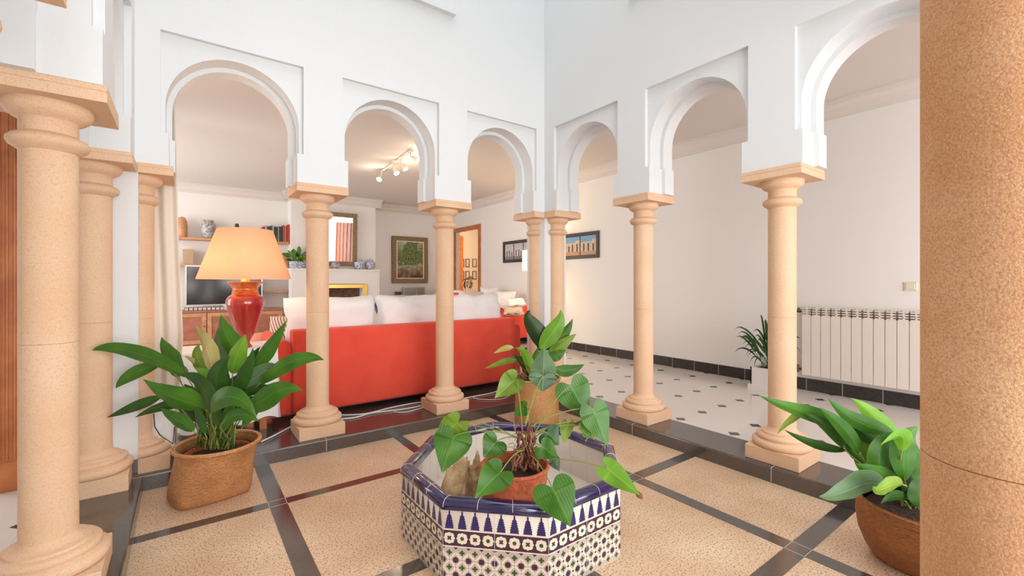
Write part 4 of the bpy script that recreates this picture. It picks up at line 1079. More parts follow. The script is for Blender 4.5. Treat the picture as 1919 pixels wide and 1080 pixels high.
# books
p0b, p1b = on_shelf(489, zs1).x, min(on_shelf(541, zs1).x, BX0 - .005)
cols = [(.55, .06, .06), (.50, .05, .05), (.60, .58, .52), (.05, .10, .09), (.04, .07, .07), (.07, .12, .10), (.55, .53, .48), (.04, .08, .08), (.04, .06, .07), (.30, .32, .28), (.04, .09, .08), (.05, .06, .07), (.60, .08, .05), (.62, .22, .12), (.50, .05, .05), (.60, .07, .05)]
words = ['red', 'red', 'cream', 'dark green', 'black', 'dark green', 'cream', 'dark green', 'black', 'grey', 'dark green', 'black', 'red', 'orange', 'dark red', 'bright red']
x = p0b; n = len(cols); wb = (p1b - p0b) / n
for i, cxx in enumerate(cols):
    rnd = random.Random(i); hgt = .285 + rnd.uniform(-.02, .02) if i > 2 else .25 + .02 * i
    hgt += .03 if i > 11 else 0
    t = thing('book', '%s book standing on the upper shelf, %s' % (words[i], ['leftmost of the row behind the lampshade', 'second from the left end of the row', 'pale spine right of the two left reds', 'dark spine right of first pale one', 'just right of the first dark green spine', 'third dark spine from the left', 'middle pale spine', 'right of the middle pale spine', 'second right of the middle pale spine', 'only grey spine in the row', 'right of the grey spine', 'left of the right-hand reds', 'first of the red group at right', 'orange spine in the right-hand red group', 'last but one at the right end', 'last at the right end of the shelf'][i]), 'book', (x, YW - .15, zs1), 'books on the upper shelf')
    m_ = mat('book_%d' % i, cxx, .5)
    mb = MB(); mb.box((x + .001, YW - .24, zs1), (x + wb - .002, YW - .238, zs1 + hgt)); mb.box((x + .001, YW - .24, zs1), (x + .004, YW - .08, zs1 + hgt)); mb.box((x + wb - .005, YW - .24, zs1), (x + wb - .002, YW - .08, zs1 + hgt)); mb.build('cover', m_, t)
    mb = MB(); mb.box((x + .004, YW - .237, zs1 + .004), (x + wb - .005, YW - .085, zs1 + hgt - .004)); mb.build('pages', M['white_cloth'], t)
    x += wb
def simple_box(name, px0, px1, py0, py1, Y, dep, m, label, cat, bevel=.004):
    a, b = ONY(px0, py1, Y), ONY(px1, py0, Y); mb = MB(); mb.box((a.x, Y, a.z), (b.x, Y + dep, b.z)); o = mb.build(name, m, bevel=bevel); return tag(o, label, cat)
a = ONY(343, 0, YW - .24); b = ONY(362, 469, YW - .24)
mb = MB(); mb.box((a.x, YW - .24, zs2), (b.x, YW - .05, b.z)); mb.box((a.x - .004, YW - .245, b.z), (b.x + .004, YW - .045, b.z + .012)); tag(mb.build('lidded_box', M['box']), 'beige wooden box on the middle shelf left of the lampshade', 'box')
a = ONY(529, 0, YW - .2); b = ONY(540, 474, YW - .2)
mb = MB(); mb.box((a.x, YW - .2, zs2), (min(b.x, BX0 - .01), YW - .05, b.z)); mb.box((a.x + .02, YW - .206, zs2 + .02), (min(b.x, BX0 - .01) - .02, YW - .2, b.z - .02)); tag(mb.build('wooden_crate', M['woodmid']), 'small honey-coloured wooden crate at the right end of the middle shelf', 'box')
# cabinet
YCb = 8.93
a, b = ONY(343, 645, YCb), ONY(530, 578, YCb)
t = thing('tv_cabinet', 'low cherry-wood cabinet with panelled doors under the television', 'cabinet', (a.x, YCb, K))
mb = MB(); mb.box((a.x - .25, YCb + .02, K), (b.x, YN - .02, b.z - .03)); mb.box((a.x - .27, YCb, b.z - .03), (b.x + .02, YN - .02, b.z)); mb.build('body', M['woodcab'], t, bevel=.003)
nd = 3; wd = (b.x - a.x + .25) / nd
for i in range(nd):
    u0 = a.x - .25 + i * wd + .008; u1 = u0 + wd - .016; mb = MB(); fr = .06
    for r_ in ((u0, K + .05, u1, K + .05 + fr), (u0, b.z - .04 - fr, u1, b.z - .04), (u0, K + .05 + fr, u0 + fr, b.z - .04 - fr), (u1 - fr, K + .05 + fr, u1, b.z - .04 - fr)): mb.box((r_[0], YCb, r_[1]), (r_[2], YCb + .02, r_[3]))
    mb.box((u0 + fr, YCb + .010, K + .05 + fr), (u1 - fr, YCb + .02, b.z - .04 - fr), 1)
    d = mb.build('door', [M['woodmid'], M['woodcab']], t)
    mb = MB(); mb.tube([(u1 - .03, YCb - .02, .42), (u1 - .03, YCb, .42)], .010, 8); mb.build('knob', M['bronze'], d)
cabz = b.z
# television
YTV = 9.10
a, b = ONY(347, 574, YTV), ONY(492, 500, YTV)
t = thing('television', 'large flat television with thin silver frame behind the table lamp', 'television', (a.x, YTV, a.z))
zb0 = max(a.z, cabz + .05)
mb = MB(); f = .018
for r_ in ((a.x, zb0, b.x, zb0 + f), (a.x, b.z - f, b.x, b.z), (a.x, zb0 + f, a.x + f, b.z - f), (b.x - f, zb0 + f, b.x, b.z - f)): mb.box((r_[0], YTV, r_[1]), (r_[2], YTV + .05, r_[3]))
mb.build('frame', M['silver'], t)
mb = MB(); mb.box((a.x + f, YTV + .008, zb0 + f), (b.x - f, YTV + .045, b.z - f)); mb.build('screen', M['black'], t)
mb = MB(); cxm = (a.x + b.x) / 2; mb.box((cxm - .18, YTV - .05, cabz), (cxm + .18, YTV + .12, cabz + .012)); mb.box((cxm - .04, YTV + .01, cabz + .012), (cxm + .04, YTV + .04, zb0 + .05)); mb.build('stand', M['silver'], t)
mb = MB(); g0 = ONY(345, 0, 9.02).x; g1 = ONY(420, 0, 9.02).x
mb.box((g0, 9.0, cabz), (g1, 9.05, cabz + .055)); 
for i in range(9): xx = g0 + (g1 - g0) * i / 9; mb.box((xx + .008, 8.995, cabz + .008), (xx + (g1 - g0) / 9 - .008, 9.0, cabz + .047), 1)
tag(mb.build('disc_rack', [M['darkwood'], M['silver']]), 'row of silver disc cases on the cabinet below the television', 'rack')

# ---------------------------------------------------------------- fireplace
YF = 8.84
a = ONY(546, 503, YF); b = ONY(711, 503, YF)
t = thing('fireplace', 'white plaster fireplace surround with brass-framed hearth behind the red sofa', 'fireplace', (a.x, YF, K))
o0 = ONY(582, 541, YF); o1 = ONY(681, 541, YF); zm = a.z
mb = MB(); zo = o0.z
mb.box((a.x, YF, K), (o0.x, BY - .001, zm - .035)); mb.box((o1.x, YF, K), (b.x, BY - .001, zm - .035)); mb.box((o0.x, YF, zo), (o1.x, BY - .001, zm - .035)); mb.box((o0.x, YF, K), (o1.x, BY - .001, .42))
mb.build('surround', M['wall'], t)
mb = MB(); mb.box((a.x - .02, YF - .03, zm - .035), (b.x + .02, BY - .001, zm)); mb.build('mantel_shelf', M['wall'], t, bevel=.005)
mb = MB(); fw = .075
mb.box((o0.x - fw, YF - .02, .40), (o0.x, YF, zo + fw)); mb.box((o1.x, YF - .02, .40), (o1.x + fw, YF, zo + fw)); mb.box((o0.x, YF - .02, zo), (o1.x, YF, zo + fw)); mb.build('brass_frame', M['brass'], t, bevel=.008)
mb = MB(); mb.box((o0.x, BY - .01, .42), (o1.x, BY - .002, zo)); mb.build('fire_back', mat('sooty_brick', (.10, .045, .03), .8, 12, (.20, .09, .06)), t)
mb = MB(); rnd = random.Random(4)
for i in range(14):
    x_ = o0.x + .1 + i * .035 + rnd.uniform(-.01, .01); mb.lathe([(.001, .16), (.016, .12), (.02, .07), (.012, .02), (.012, 0)], (x_, BY - .12 + rnd.uniform(-.05, .05), .55 + rnd.uniform(0, .06)), 10, cap=False)
mb.box((o0.x + .05, BY - .2, .42), (o0.x + .65, BY - .05, .56), 1)
mb.build('hearth_ornament', [M['lf_grey'], M['soil']], t)
# mirror leaning over the mantel
def leaning(px0, px1, py0, py1, Y, fr, lean, name, label, m_f, m_g, cat):
    a, b = ONY(px0, py1, Y), ONY(px1, py0, Y); t = thing(name, label, cat, (a.x, Y, a.z)); mb = MB()
    for r_ in ((a.x, a.z, b.x, a.z + fr), (a.x, b.z - fr, b.x, b.z), (a.x, a.z + fr, a.x + fr, b.z - fr), (b.x - fr, a.z + fr, b.x, b.z - fr)): mb.box((r_[0], Y, r_[1]), (r_[2], Y + .04, r_[3]))
    mb.build('frame', m_f, t, bevel=.006); mb = MB(); mb.box((a.x + fr - .002, Y + .012, a.z + fr - .002), (b.x - fr + .002, Y + .03, b.z - fr + .002)); g_ = mb.build('mirror_glass' if m_g is M['mirror'] else 'canvas', m_g, t)
    if m_g is M['mirror']:
        for part in t.children:
            for v in part.data.vertices: v.co.y += (v.co.x - (a.x + b.x) / 2) * math.tan(R(-1.6)) - (v.co.z - (a.z + b.z) / 2) * math.tan(R(3.6))
    return t, a, b
t, a, b = leaning(577, 669, 402, 497, BY - .095, .085, 0, 'wall_mirror', 'brown-framed mirror above the fireplace behind the sofa column', M['gilt'], M['mirror'], 'mirror')
# mantel pieces
YM = 8.95
def mant(px): p = ONY(px, 500, YM); return (p.x, p.y, zm)
prof = [(.001, 0), (.055, 0), (.060, .01), (.095, .06), (.105, .11), (.095, .15), (.05, .17), (.05, .185), (.03, .19), (.025, .205), (.001, .21)]
j0 = None
for px, lb in ((674, 'blue and white lidded jar on the mantel, nearer the mirror'), (694, 'blue and white lidded jar at the right end of the mantel')):
    mb = MB(); pp = mant(px); mb.lathe(prof, (0, 0, 0), 28, cap=False)
    if j0 is None:
        t = thing('lidded_jar', lb, 'jar', pp, 'blue and white jars on the mantel'); o = mb.build('body', M['bluewhite'], None); o.parent = t
        mb = MB(); mb.lathe([(.052, .182), (.054, .192), (.03, .204), (.012, .208), (.014, .222), (.001, .228)], (0, 0, 0), 24, cap=False); o = mb.build('lid', M['bluewhite'], None); o.parent = t; j0 = t
    else: copy_tree(j0, pp, lb)
pp = mant(629); mb = MB(); mb.lathe([(.001, .0), (.05, 0), (.075, .03), (.085, .08), (.065, .13), (.03, .15), (.001, .155)], pp, 24, cap=False, sy=.4); tag(mb.build('shell_ornament', M['porcelain']), 'pale rounded ornament on the mantel beside the sofa column', 'ornament')
pp = mant(558); t = thing('mantel_plant', 'green plant in a blue and white oval planter at the left end of the mantel', 'potted plant', pp)
mb = MB(); mb.lathe([(.001, 0), (.13, 0), (.14, .01), (.15, .12), (.16, .13), (.14, .13), (.14, .1)], pp, 28, cap=False, sy=.6); mb.build('planter', M['bluewhite'], t)
rnd = random.Random(8)
for k in range(36):
    a_ = rnd.uniform(0, 6.28); r_ = rnd.uniform(.03, .26); S = Vector(pp) + Vector((rnd.uniform(-.06, .06), 0, .12)); E = S + Vector((math.cos(a_) * r_ * .9, math.sin(a_) * .10, rnd.uniform(.02, .32) * (1 - r_ * 1.5)))
    mb = MB(); leaf_mesh(mb, [S.lerp(E, .6), S.lerp(E, .8) + Vector((0, 0, .03)), E + Vector((0, 0, .02)), E + (E - S) * .15], rnd.uniform(.05, .09), rnd.uniform(-.5, .5), stem=[S, S.lerp(E, .3) + Vector((0, 0, .03)), S.lerp(E, .6)], stem_r=.003, nl=8, nw=4)
    finish_leaf(mb, 'leaf', M[rnd.choice(['lf_mid', 'lf_dark', 'lf_light', 'lf_grey'])], M['stem_g'], t)

# landscape painting on the north wall
def paint_mat():
    m = bpy.data.materials.new('tree_painting'); m.use_nodes = True; nt = m.node_tree; b = nt.nodes['Principled BSDF']; L = nt.links.new; b.inputs['Roughness'].default_value = .5
    tc = nt.nodes.new('ShaderNodeTexCoord'); sp = nt.nodes.new('ShaderNodeSeparateXYZ'); L(tc.outputs['Generated'], sp.inputs[0])
    n = nt.nodes.new('ShaderNodeTexNoise'); n.inputs['Scale'].default_value = 7; n.inputs['Detail'].default_value = 8; L(tc.outputs['Generated'], n.inputs['Vector'])
    r = nt.nodes.new('ShaderNodeValToRGB'); cr = r.color_ramp; cr.elements[0].color = (.05, .04, .02, 1); cr.elements[0].position = 0; cr.elements[1].color = (.42, .46, .44, 1); cr.elements[1].position = 1
    for p_, c_ in ((.15, (.20, .13, .06)), (.28, (.30, .24, .14)), (.36, (.42, .42, .38)), (.45, (.10, .14, .04)), (.7, (.20, .24, .06)), (.85, (.30, .33, .16))): e = cr.elements.new(p_); e.color = (*c_, 1)
    ad = nt.nodes.new('ShaderNodeMath'); ad.operation = 'MULTIPLY_ADD'; ad.inputs[1].default_value = .75; L(n.outputs['Fac'], ad.inputs[0])
    s2 = nt.nodes.new('ShaderNodeMath'); s2.operation = 'SUBTRACT'; s2.inputs[1].default_value = .38; L(sp.outputs[2], s2.inputs[0]); L(s2.outputs[0], ad.inputs[2]); L(ad.outputs[0], r.inputs[0])
    # tree crown blob
    dx = nt.nodes.new('ShaderNodeMath'); dx.operation = 'SUBTRACT'; dx.inputs[1].default_value = .55; L(sp.outputs[0], dx.inputs[0])
    dz = nt.nodes.new('ShaderNodeMath'); dz.operation = 'SUBTRACT'; dz.inputs[1].default_value = .68; L(sp.outputs[2], dz.inputs[0])
    cb = nt.nodes.new('ShaderNodeCombineXYZ'); L(dx.outputs[0], cb.inputs[0]); L(dz.outputs[0], cb.inputs[2]); ln = nt.nodes.new('ShaderNodeVectorMath'); ln.operation = 'LENGTH'; L(cb.outputs[0], ln.inputs[0])
    a2 = nt.nodes.new('ShaderNodeMath'); a2.operation = 'MULTIPLY_ADD'; a2.inputs[1].default_value = .55; L(n.outputs['Fac'], a2.inputs[0]); L(ln.outputs['Value'], a2.inputs[2])
    lt = nt.nodes.new('ShaderNodeMath'); lt.operation = 'LESS_THAN'; lt.inputs[1].default_value = .62; L(a2.outputs[0], lt.inputs[0])
    n3 = nt.nodes.new('ShaderNodeTexNoise'); n3.inputs['Scale'].default_value = 22; L(tc.outputs['Generated'], n3.inputs['Vector']); r3 = nt.nodes.new('ShaderNodeValToRGB'); r3.color_ramp.elements[0].color = (.03, .05, .02, 1); r3.color_ramp.elements[1].color = (.26, .32, .10, 1); r3.color_ramp.elements[0].position = .35; r3.color_ramp.elements[1].position = .68; L(n3.outputs['Fac'], r3.inputs[0])
    mx = nt.nodes.new('ShaderNodeMixRGB'); L(lt.outputs[0], mx.inputs[0]); L(r.outputs[0], mx.inputs[1]); L(r3.outputs[0], mx.inputs[2]); L(mx.outputs[0], b.inputs['Base Color'])
    return m
t, a, b = leaning(735, 802, 446, 531, YN - .05, .10, 0, 'landscape_painting', 'painting of leafy trees in a wide brown wooden frame on the far wall', M['gilt'], paint_mat(), 'painting')
mb = MB(); f0, f1 = .095, .12
for r_ in ((a.x + f0, a.z + f0, b.x - f0, a.z + f1), (a.x + f0, b.z - f1, b.x - f0, b.z - f0), (a.x + f0, a.z + f1, a.x + f1, b.z - f1), (b.x - f1, a.z + f1, b.x - f0, b.z - f1)): mb.box((r_[0], YN - .048, r_[1]), (r_[2], YN - .02, r_[3]))
mb.build('liner', M['t_cream'], t)
# console with objects
a, b = ONY(735, 564, 9.2), ONY(803, 557, 9.2)
t = thing('console_table', 'dark wooden console table under the landscape painting', 'table', (a.x, 9.2, K))
zc_ = b.z; mb = MB(); mb.box((a.x, 9.12, zc_ - .045), (b.x + .1, YN - .02, zc_)); mb.build('table_top', M['darkwood'], t, bevel=.004)
for x_ in (a.x + .04, b.x + .05):
    for y_ in (9.16, 9.40): mb = MB(); mb.lathe([(.02, 0), (.025, .2), (.018, .4), (.03, zc_ - .045 - K)], (x_, y_, K), 14); mb.build('leg', M['darkwood'], t)
p = ONY(746, 552, 9.25); mb = MB(); mb.box((p.x - .055, 9.2, zc_), (p.x + .055, 9.3, zc_ + .13)); mb.box((p.x - .045, 9.197, zc_ + .015), (p.x + .045, 9.2, zc_ + .115), 1); tag(mb.build('small_speaker', [M['darkwood'], M['figure']]), 'small dark cube speaker at the left end of the console', 'speaker')
p0_, p1_ = ONY(757, 552, 9.3), ONY(795, 541, 9.3)
t = thing('silver_stereo', 'flat silver stereo with a white cross-shaped mark on the console', 'stereo', ((p0_.x + p1_.x) / 2, 9.3, zc_))
mb = MB(); mb.box((p0_.x, 9.28, zc_ + .015), (p1_.x, 9.33, zc_ + .22)); mb.build('front_panel', mat('grey_panel', (.34, .34, .33), .3, metal=.3), t)
mb = MB(); 
for r_ in ((p0_.x - .008, zc_ + .005, p1_.x + .008, zc_ + .02), (p0_.x - .008, zc_ + .215, p1_.x + .008, zc_ + .23), (p0_.x - .008, zc_ + .02, p0_.x, zc_ + .215), (p1_.x, zc_ + .02, p1_.x + .008, zc_ + .215)): mb.box((r_[0], 9.275, r_[1]), (r_[2], 9.34, r_[3]))
xm = p0_.x * .4 + p1_.x * .6; mb.box((xm - .008, 9.276, zc_ + .04), (xm + .008, 9.28, zc_ + .15)); mb.box((xm - .025, 9.2755, zc_ + .04), (xm + .025, 9.28, zc_ + .07)); mb.build('trim', M['silver'], t)
# ochre chair back beside the console
p = ONY(812, 552, 8.55); t = thing('ochre_armchair', 'ochre upholstered armchair back half hidden by the sofa column', 'chair', (p.x + .2, 8.55, K))
mb = MB(); mb.prism([(-.15, -.45), (.30, -.45), (.30, .20), (.12, .14), (.0, .05), (-.10, -.06)], lambda u, v, w_: (p.x + u + .12, 8.55 + w_, p.z + v), 0, .12); mb.build('backrest', M['ochre'], t)
mb = MB(); mb.box((p.x + .0, 8.1, .28), (p.x + .55, 8.55, .45)); mb.build('seat', M['ochre'], t, bevel=.03)
for x_, y_ in ((.03, 8.15), (.5, 8.15), (.03, 8.5), (.5, 8.5)): mb = MB(); mb.lathe([(.016, 0), (.022, .2)], (p.x + x_, y_, K), 10); mb.build('leg', M['darkwood'], t)

# ---------------------------------------------------------------- red sofa
def sofa1():
    t = thing('red_sofa', 'long red canvas sofa with white back cushions seen from behind, between the columns', 'sofa', (1.7, 4.0, K))
    X0, X1, Y, zt = .668, 2.765, 3.72, .775
    mb = MB(); mb.prism([(X0, .135), (X1 + .0, .135), (X1 + .035, zt - .0), (X0, zt + .0)], lambda u, v, w_: (u, w_, v), Y, Y + .16); mb.build('back_panel', M['red'], t, bevel=.022, seg=3)
    for x0_, x1_, n_ in ((X0 - .095, X0 - .004, 0), (X1 + .040, X1 + .12, 1)):
        mb = MB(); h = .70
        arc = [(0, .135), (0, h - .05)] + [(.048 - .048 * math.cos(a), h - .05 + .05 * math.sin(a)) for a in [math.pi * i / 8 for i in range(9)]] + [(.096, h - .05), (.096, .135)]
        arc = [(u / .096 * (x1_ - x0_), v) for u, v in arc]
        mb.prism(arc, lambda u, v, w_: (x0_ + u, w_, v), Y + .05, Y + .95); mb.build('arm', M['red'], t)
    mb = MB(); mb.box((X0, Y + .16, .14), (X1 + .03, Y + .93, .36)); mb.build('seat_base', M['red'], t, bevel=.02)
    for i, (a_, b_) in enumerate(((.655, 1.395), (1.41, 2.07), (2.085, 2.79))):
        mb = MB(); cushion(mb, ((a_ + b_) / 2, Y + .55, .44), (b_ - a_) / 2, .40, .10, pinch=.95, n=10); mb.build('seat_cushion', M['white_cloth'], t)
        mb = MB(); cushion(mb, ((a_ + b_) / 2, Y + .285, .80), (b_ - a_) / 2 - .002, .225, .125, rot=(R(90 - 8), 0, 0), pinch=.93, n=26, wr=.035, seed=i * 3.1)
        mb.build('back_cushion', M['white_cloth'], t)
    for x_ in (X0 + .05, X1 - .05):
        for y_ in (Y + .08, Y + .85): mb = MB(); mb.lathe([(.018, 0), (.026, .06)], (x_, y_, K), 12); mb.build('leg', M['figure'], t)
    return t
sofa1()
# cushions at its left end
t_ = AT(530, 619, 4.05); mb = MB(); cushion(mb, tuple(t_), .108, .128, .05, rot=(R(78), 0, R(-20)), pinch=1.0, n=18)
tag(mb.build('striped_cushion', M['stripe']), 'round cream cushion with dark red stripes at the sofa left end', 'cushion')
p = AT(500, 623, 4.55); mb = MB(); mb.lathe([(.12, 0), (.16, .02), (.165, .30), (.16, p.z - K - .06), (.12, p.z - K - .01), (.001, p.z - K)], (p.x, p.y, K), 28, cap=False)
tag(mb.build('upholstered_stool', M['pinkish']), 'round-topped salmon upholstered stool between the lamp and striped cushion', 'stool')

# second sofa along the east wall
t = thing('red_sofa', 'red sofa with white cover along the far right wall, seen past the long sofa', 'sofa', (4.5, 7.0, K))
SX = 4.22
mb = MB(); mb.box((SX, 5.98, .20), (4.90, 6.14, .63)); mb.build('arm', M['red'], t, bevel=.025, seg=3)
mb = MB(); mb.box((SX, 7.7, .20), (4.90, 7.84, .63)); mb.build('arm', M['red'], t, bevel=.025, seg=3)
mb = MB(); mb.box((4.74, 5.96, .20), (4.92, 7.86, .74)); mb.build('back_panel', M['red'], t, bevel=.025, seg=3)
mb = MB(); mb.box((SX, 6.14, .16), (4.74, 7.7, .40)); mb.build('seat_base', M['red'], t, bevel=.02)
for i in range(2):
    mb = MB(); cushion(mb, (4.48, 6.53 + .78 * i, .48), .28, .38, .09, pinch=.96, n=12, wr=.02, seed=i); mb.build('seat_cushion', M['white_cloth'], t)
for x_ in (SX + .06, 4.85):
    for y_ in (6.05, 7.77): mb = MB(); mb.lathe([(.02, 0), (.028, .12)], (x_, y_, K), 12); mb.build('leg', M['figure'], t)
def pil(px, py, zc, hx, hy, hz, rot, m, label, nm='throw_cushion', seed=0):
    mb = MB(); p = AT(px, py, zc); cushion(mb, tuple(p), hx, hy, hz, rot=rot, n=16, wr=.02, seed=seed); return tag(mb.build(nm, m), label, 'cushion', 'cushions on the far sofa')
pil(916, 562, 8.3, .17, .24, .08, (R(75), 0, R(-40)), M['white_cloth'], 'plump white pillow rising above the right back cushion', seed=1)
pil(946, 562, 7.85, .19, .17, .07, (R(60), 0, R(-50)), M['white_cloth'], 'white crumpled pillow at the near end of the far sofa', seed=2)
pil(962, 583, 7.3, .17, .10, .05, (R(30), 0, R(-30)), M['stripe'], 'beige lined pillow lying on the near arm of the far sofa', seed=3)
pil(968, 567, 7.4, .15, .09, .045, (R(30), 0, R(-20)), M['white_cloth'], 'small patterned white pillow next to the corner column', seed=4)
pil(885, 557, 7.9, .17, .15, .06, (R(75), R(20), R(-30)), M['stripe'], 'square striped cushion in front of the orange door frame', seed=5)
pil(866, 558, 8.6, .17, .15, .06, (R(75), 0, R(-30)), M['white_cloth'], 'white cushion right of the sofa column before the doorway', seed=6)
p = AT(853, 557, 7.0); t = thing('dining_chair', 'small red-backed chair peeking out right of the second sofa column', 'chair', (p.x, p.y, K))
mb = MB(); mb.box((p.x - .14, p.y, .50), (p.x + .07, p.y + .05, p.z + .07)); mb.build('backrest', M['red'], t, bevel=.012)
mb = MB(); mb.box((p.x - .16, p.y + .05, .44), (p.x + .09, p.y + .42, .50)); mb.build('seat', M['red'], t, bevel=.01)
for x_ in (-.13, .06):
    for y_ in (.03, .38): mb = MB(); mb.tube([(p.x + x_, p.y + y_, K), (p.x + x_, p.y + y_, .46)], .014, 8); mb.build('leg', M['darkwood'], t)

# ---------------------------------------------------------------- lamp table, cloth, lamp
TX0, TX1, TY0, TY1, TZ = -.02, .550, 3.625, 4.06, .676
t = thing('side_table', 'side table on short wooden legs hidden by a white cloth behind the large plant', 'table', (.28, 3.8, K))
mb = MB(); mb.box((TX0 + .01, TY0 + .01, TZ - .035), (TX1 - .01, TY1 - .01, TZ - .006)); mb.build('table_top', M['darkwood'], t)
for x_ in (TX0 + .06, TX1 - .09):
    for y_ in (TY0 + .05, TY1 - .05): mb = MB(); mb.box((x_ - .022, y_ - .022, K), (x_ + .022, y_ + .022, TZ - .035)); mb.build('leg', M['wood'], t)
mb = MB(); vs = []; fs = []
# cloth: top plus hanging skirt with folds
def ringpt(s_):
    per = [(TX0, TY0), (TX1, TY0), (TX1, TY1), (TX0, TY1)]
    L4 = [TX1 - TX0, TY1 - TY0, TX1 - TX0, TY1 - TY0]; d = s_ * sum(L4)
    for i in range(4):
        if d <= L4[i]:
            a_, b_ = per[i], per[(i + 1) % 4]; f = d / L4[i]; n_ = [(0, -1), (1, 0), (0, 1), (-1, 0)][i]
            return a_[0] + (b_[0] - a_[0]) * f, a_[1] + (b_[1] - a_[1]) * f, n_
        d -= L4[i]
    return per[0][0], per[0][1], (0, -1)
NS, NH = 120, 14
for h in range(NH + 1):
    z = TZ - (TZ - .165) * h / NH
    for i in range(NS):
        x_, y_, n_ = ringpt(i / NS); amp = .012 * (h / NH) ** .8
        w_ = math.sin(i * .55) * amp + math.sin(i * .21 + 1) * amp + .004 + noise.noise(Vector((i * .12, h * .5, 0))) * .006
        vs.append((x_ + n_[0] * w_, y_ + n_[1] * w_, z - (.02 * math.sin(i * .35 + .6) if h == NH else 0)))
for h in range(NH):
    for i in range(NS): a_ = h * NS + i; b_ = h * NS + (i + 1) % NS; fs.append((a_, a_ + NS, b_ + NS, b_))
fs.append(tuple(range(NS)))
mb.add(vs, fs, 0, True); tag(mb.build('tablecloth', M['white_cloth']), 'white textured cloth draped to near the floor over the lamp table', 'tablecloth')
LZ = 3.23; base = AT(460, 646, LZ); base.z = TZ + .006
t = thing('table_lamp', 'large table lamp, glazed red vase base and glowing peach conical shade', 'lamp', base)
k_ = LZ / F / 1.17       # metres per pixel across
def prof_px(rows): return [(w_ / 2 * k_, (646 - y_) * LZ / F) for w_, y_ in rows]
body = [(26, 647), (24, 644), (17, 640), (18, 636), (28, 628), (42, 612), (54, 596), (64, 583), (71, 572), (74, 565), (73, 559), (66, 553), (54, 549)]
mb = MB(); mb.lathe(prof_px(body), base, 40); mb.build('vase_body', M['lampglaze'], t)
mb = MB(); mb.lathe(prof_px([(54, 549), (50, 547.5), (52, 546), (49, 544.5), (51, 543), (48, 541.5), (50, 540), (48, 538.5), (50, 536), (55, 533), (62, 529.5), (69, 526), (67, 524.5), (30, 525)]), base, 40); mb.build('vase_rim', M['lamporange'], t)
mb = MB(); mb.lathe(prof_px([(20, 525), (16, 521), (6, 520), (5, 500), (5, 430)]), base, 16); mb.build('stem', M['brass'], t)
m = bpy.data.materials.new('lamp_shade_fabric'); m.use_nodes = True; nt = m.node_tree; nt.nodes.remove(nt.nodes['Principled BSDF'])
df = nt.nodes.new('ShaderNodeBsdfDiffuse'); df.inputs[0].default_value = (.74, .56, .43, 1); tr = nt.nodes.new('ShaderNodeBsdfTranslucent'); tr.inputs[0].default_value = (.84, .63, .48, 1)
ms = nt.nodes.new('ShaderNodeMixShader'); ms.inputs[0].default_value = .55
nt.links.new(df.outputs[0], ms.inputs[1]); nt.links.new(tr.outputs[0], ms.inputs[2]); nt.links.new(ms.outputs[0], nt.nodes['Material Output'].inputs[0])
mb = MB(); rows = prof_px([(180, 520), (107, 428)]); rows = [(r_, z_) for r_, z_ in rows]
mb.lathe(rows, base, 56, cap=False); mb.lathe([(rows[1][0] - .002, rows[1][1] - .001), (rows[0][0] - .002, rows[0][1])], base, 56, cap=False)
sh_ = mb.build('lamp_shade', m, t)
mb = MB(); c_ = (base.x, base.y, base.z + rows[1][1] - .02)
for i in range(3): a_ = i * 2.094; mb.tube([c_, (c_[0] + math.cos(a_) * (rows[1][0]), c_[1] + math.sin(a_) * rows[1][0], c_[2] + .015)], .002, 5)
mb.build('shade_carrier', M['brass'], sh_)
def point(name, loc, power, col, rad=.04):
    d = bpy.data.lights.new(name, 'POINT'); d.energy = power; d.color = col; d.shadow_soft_size = rad; o = bpy.data.objects.new(name, d); COL.objects.link(o); o.location = loc; return o
point('table_lamp_light', (base.x - .03, base.y, base.z + .56), 4, (1.0, .69, .44), .045)

point('far_room_fill_light', (6.3, 10.4, 2.5), 60, (1, .82, .62), .15)  # fill without a fixture, added because the far room was dark
# floor lamp beyond the corner columns
fl = AT(999, 488, 7.05)
t = thing('floor_lamp', 'floor lamp with a slim glowing cream shade half hidden by the corner column', 'lamp', (fl.x, fl.y, K))
zt0, zt1 = AT(999, 507, 7.05).z, AT(999, 470, 7.05).z
mb = MB(); mb.lathe([(.17, zt0), (.17, zt1)], (fl.x, fl.y, 0), 32, cap=False)
mb.build('lamp_shade', mat('glowing_shade', (.9, .8, .55), .8, emis=(1, .82, .48), estr=1.1), t)
mb = MB(); mb.lathe([(.14, 0), (.14, .02), (.02, .035), (.012, .05), (.012, zt1 - K - .05)], (fl.x, fl.y, K), 20); mb.build('pole', M['bronze'], t)
point('floor_lamp_light', (fl.x, fl.y, (zt0 + zt1) / 2), 6, (1, .75, .45), .05)

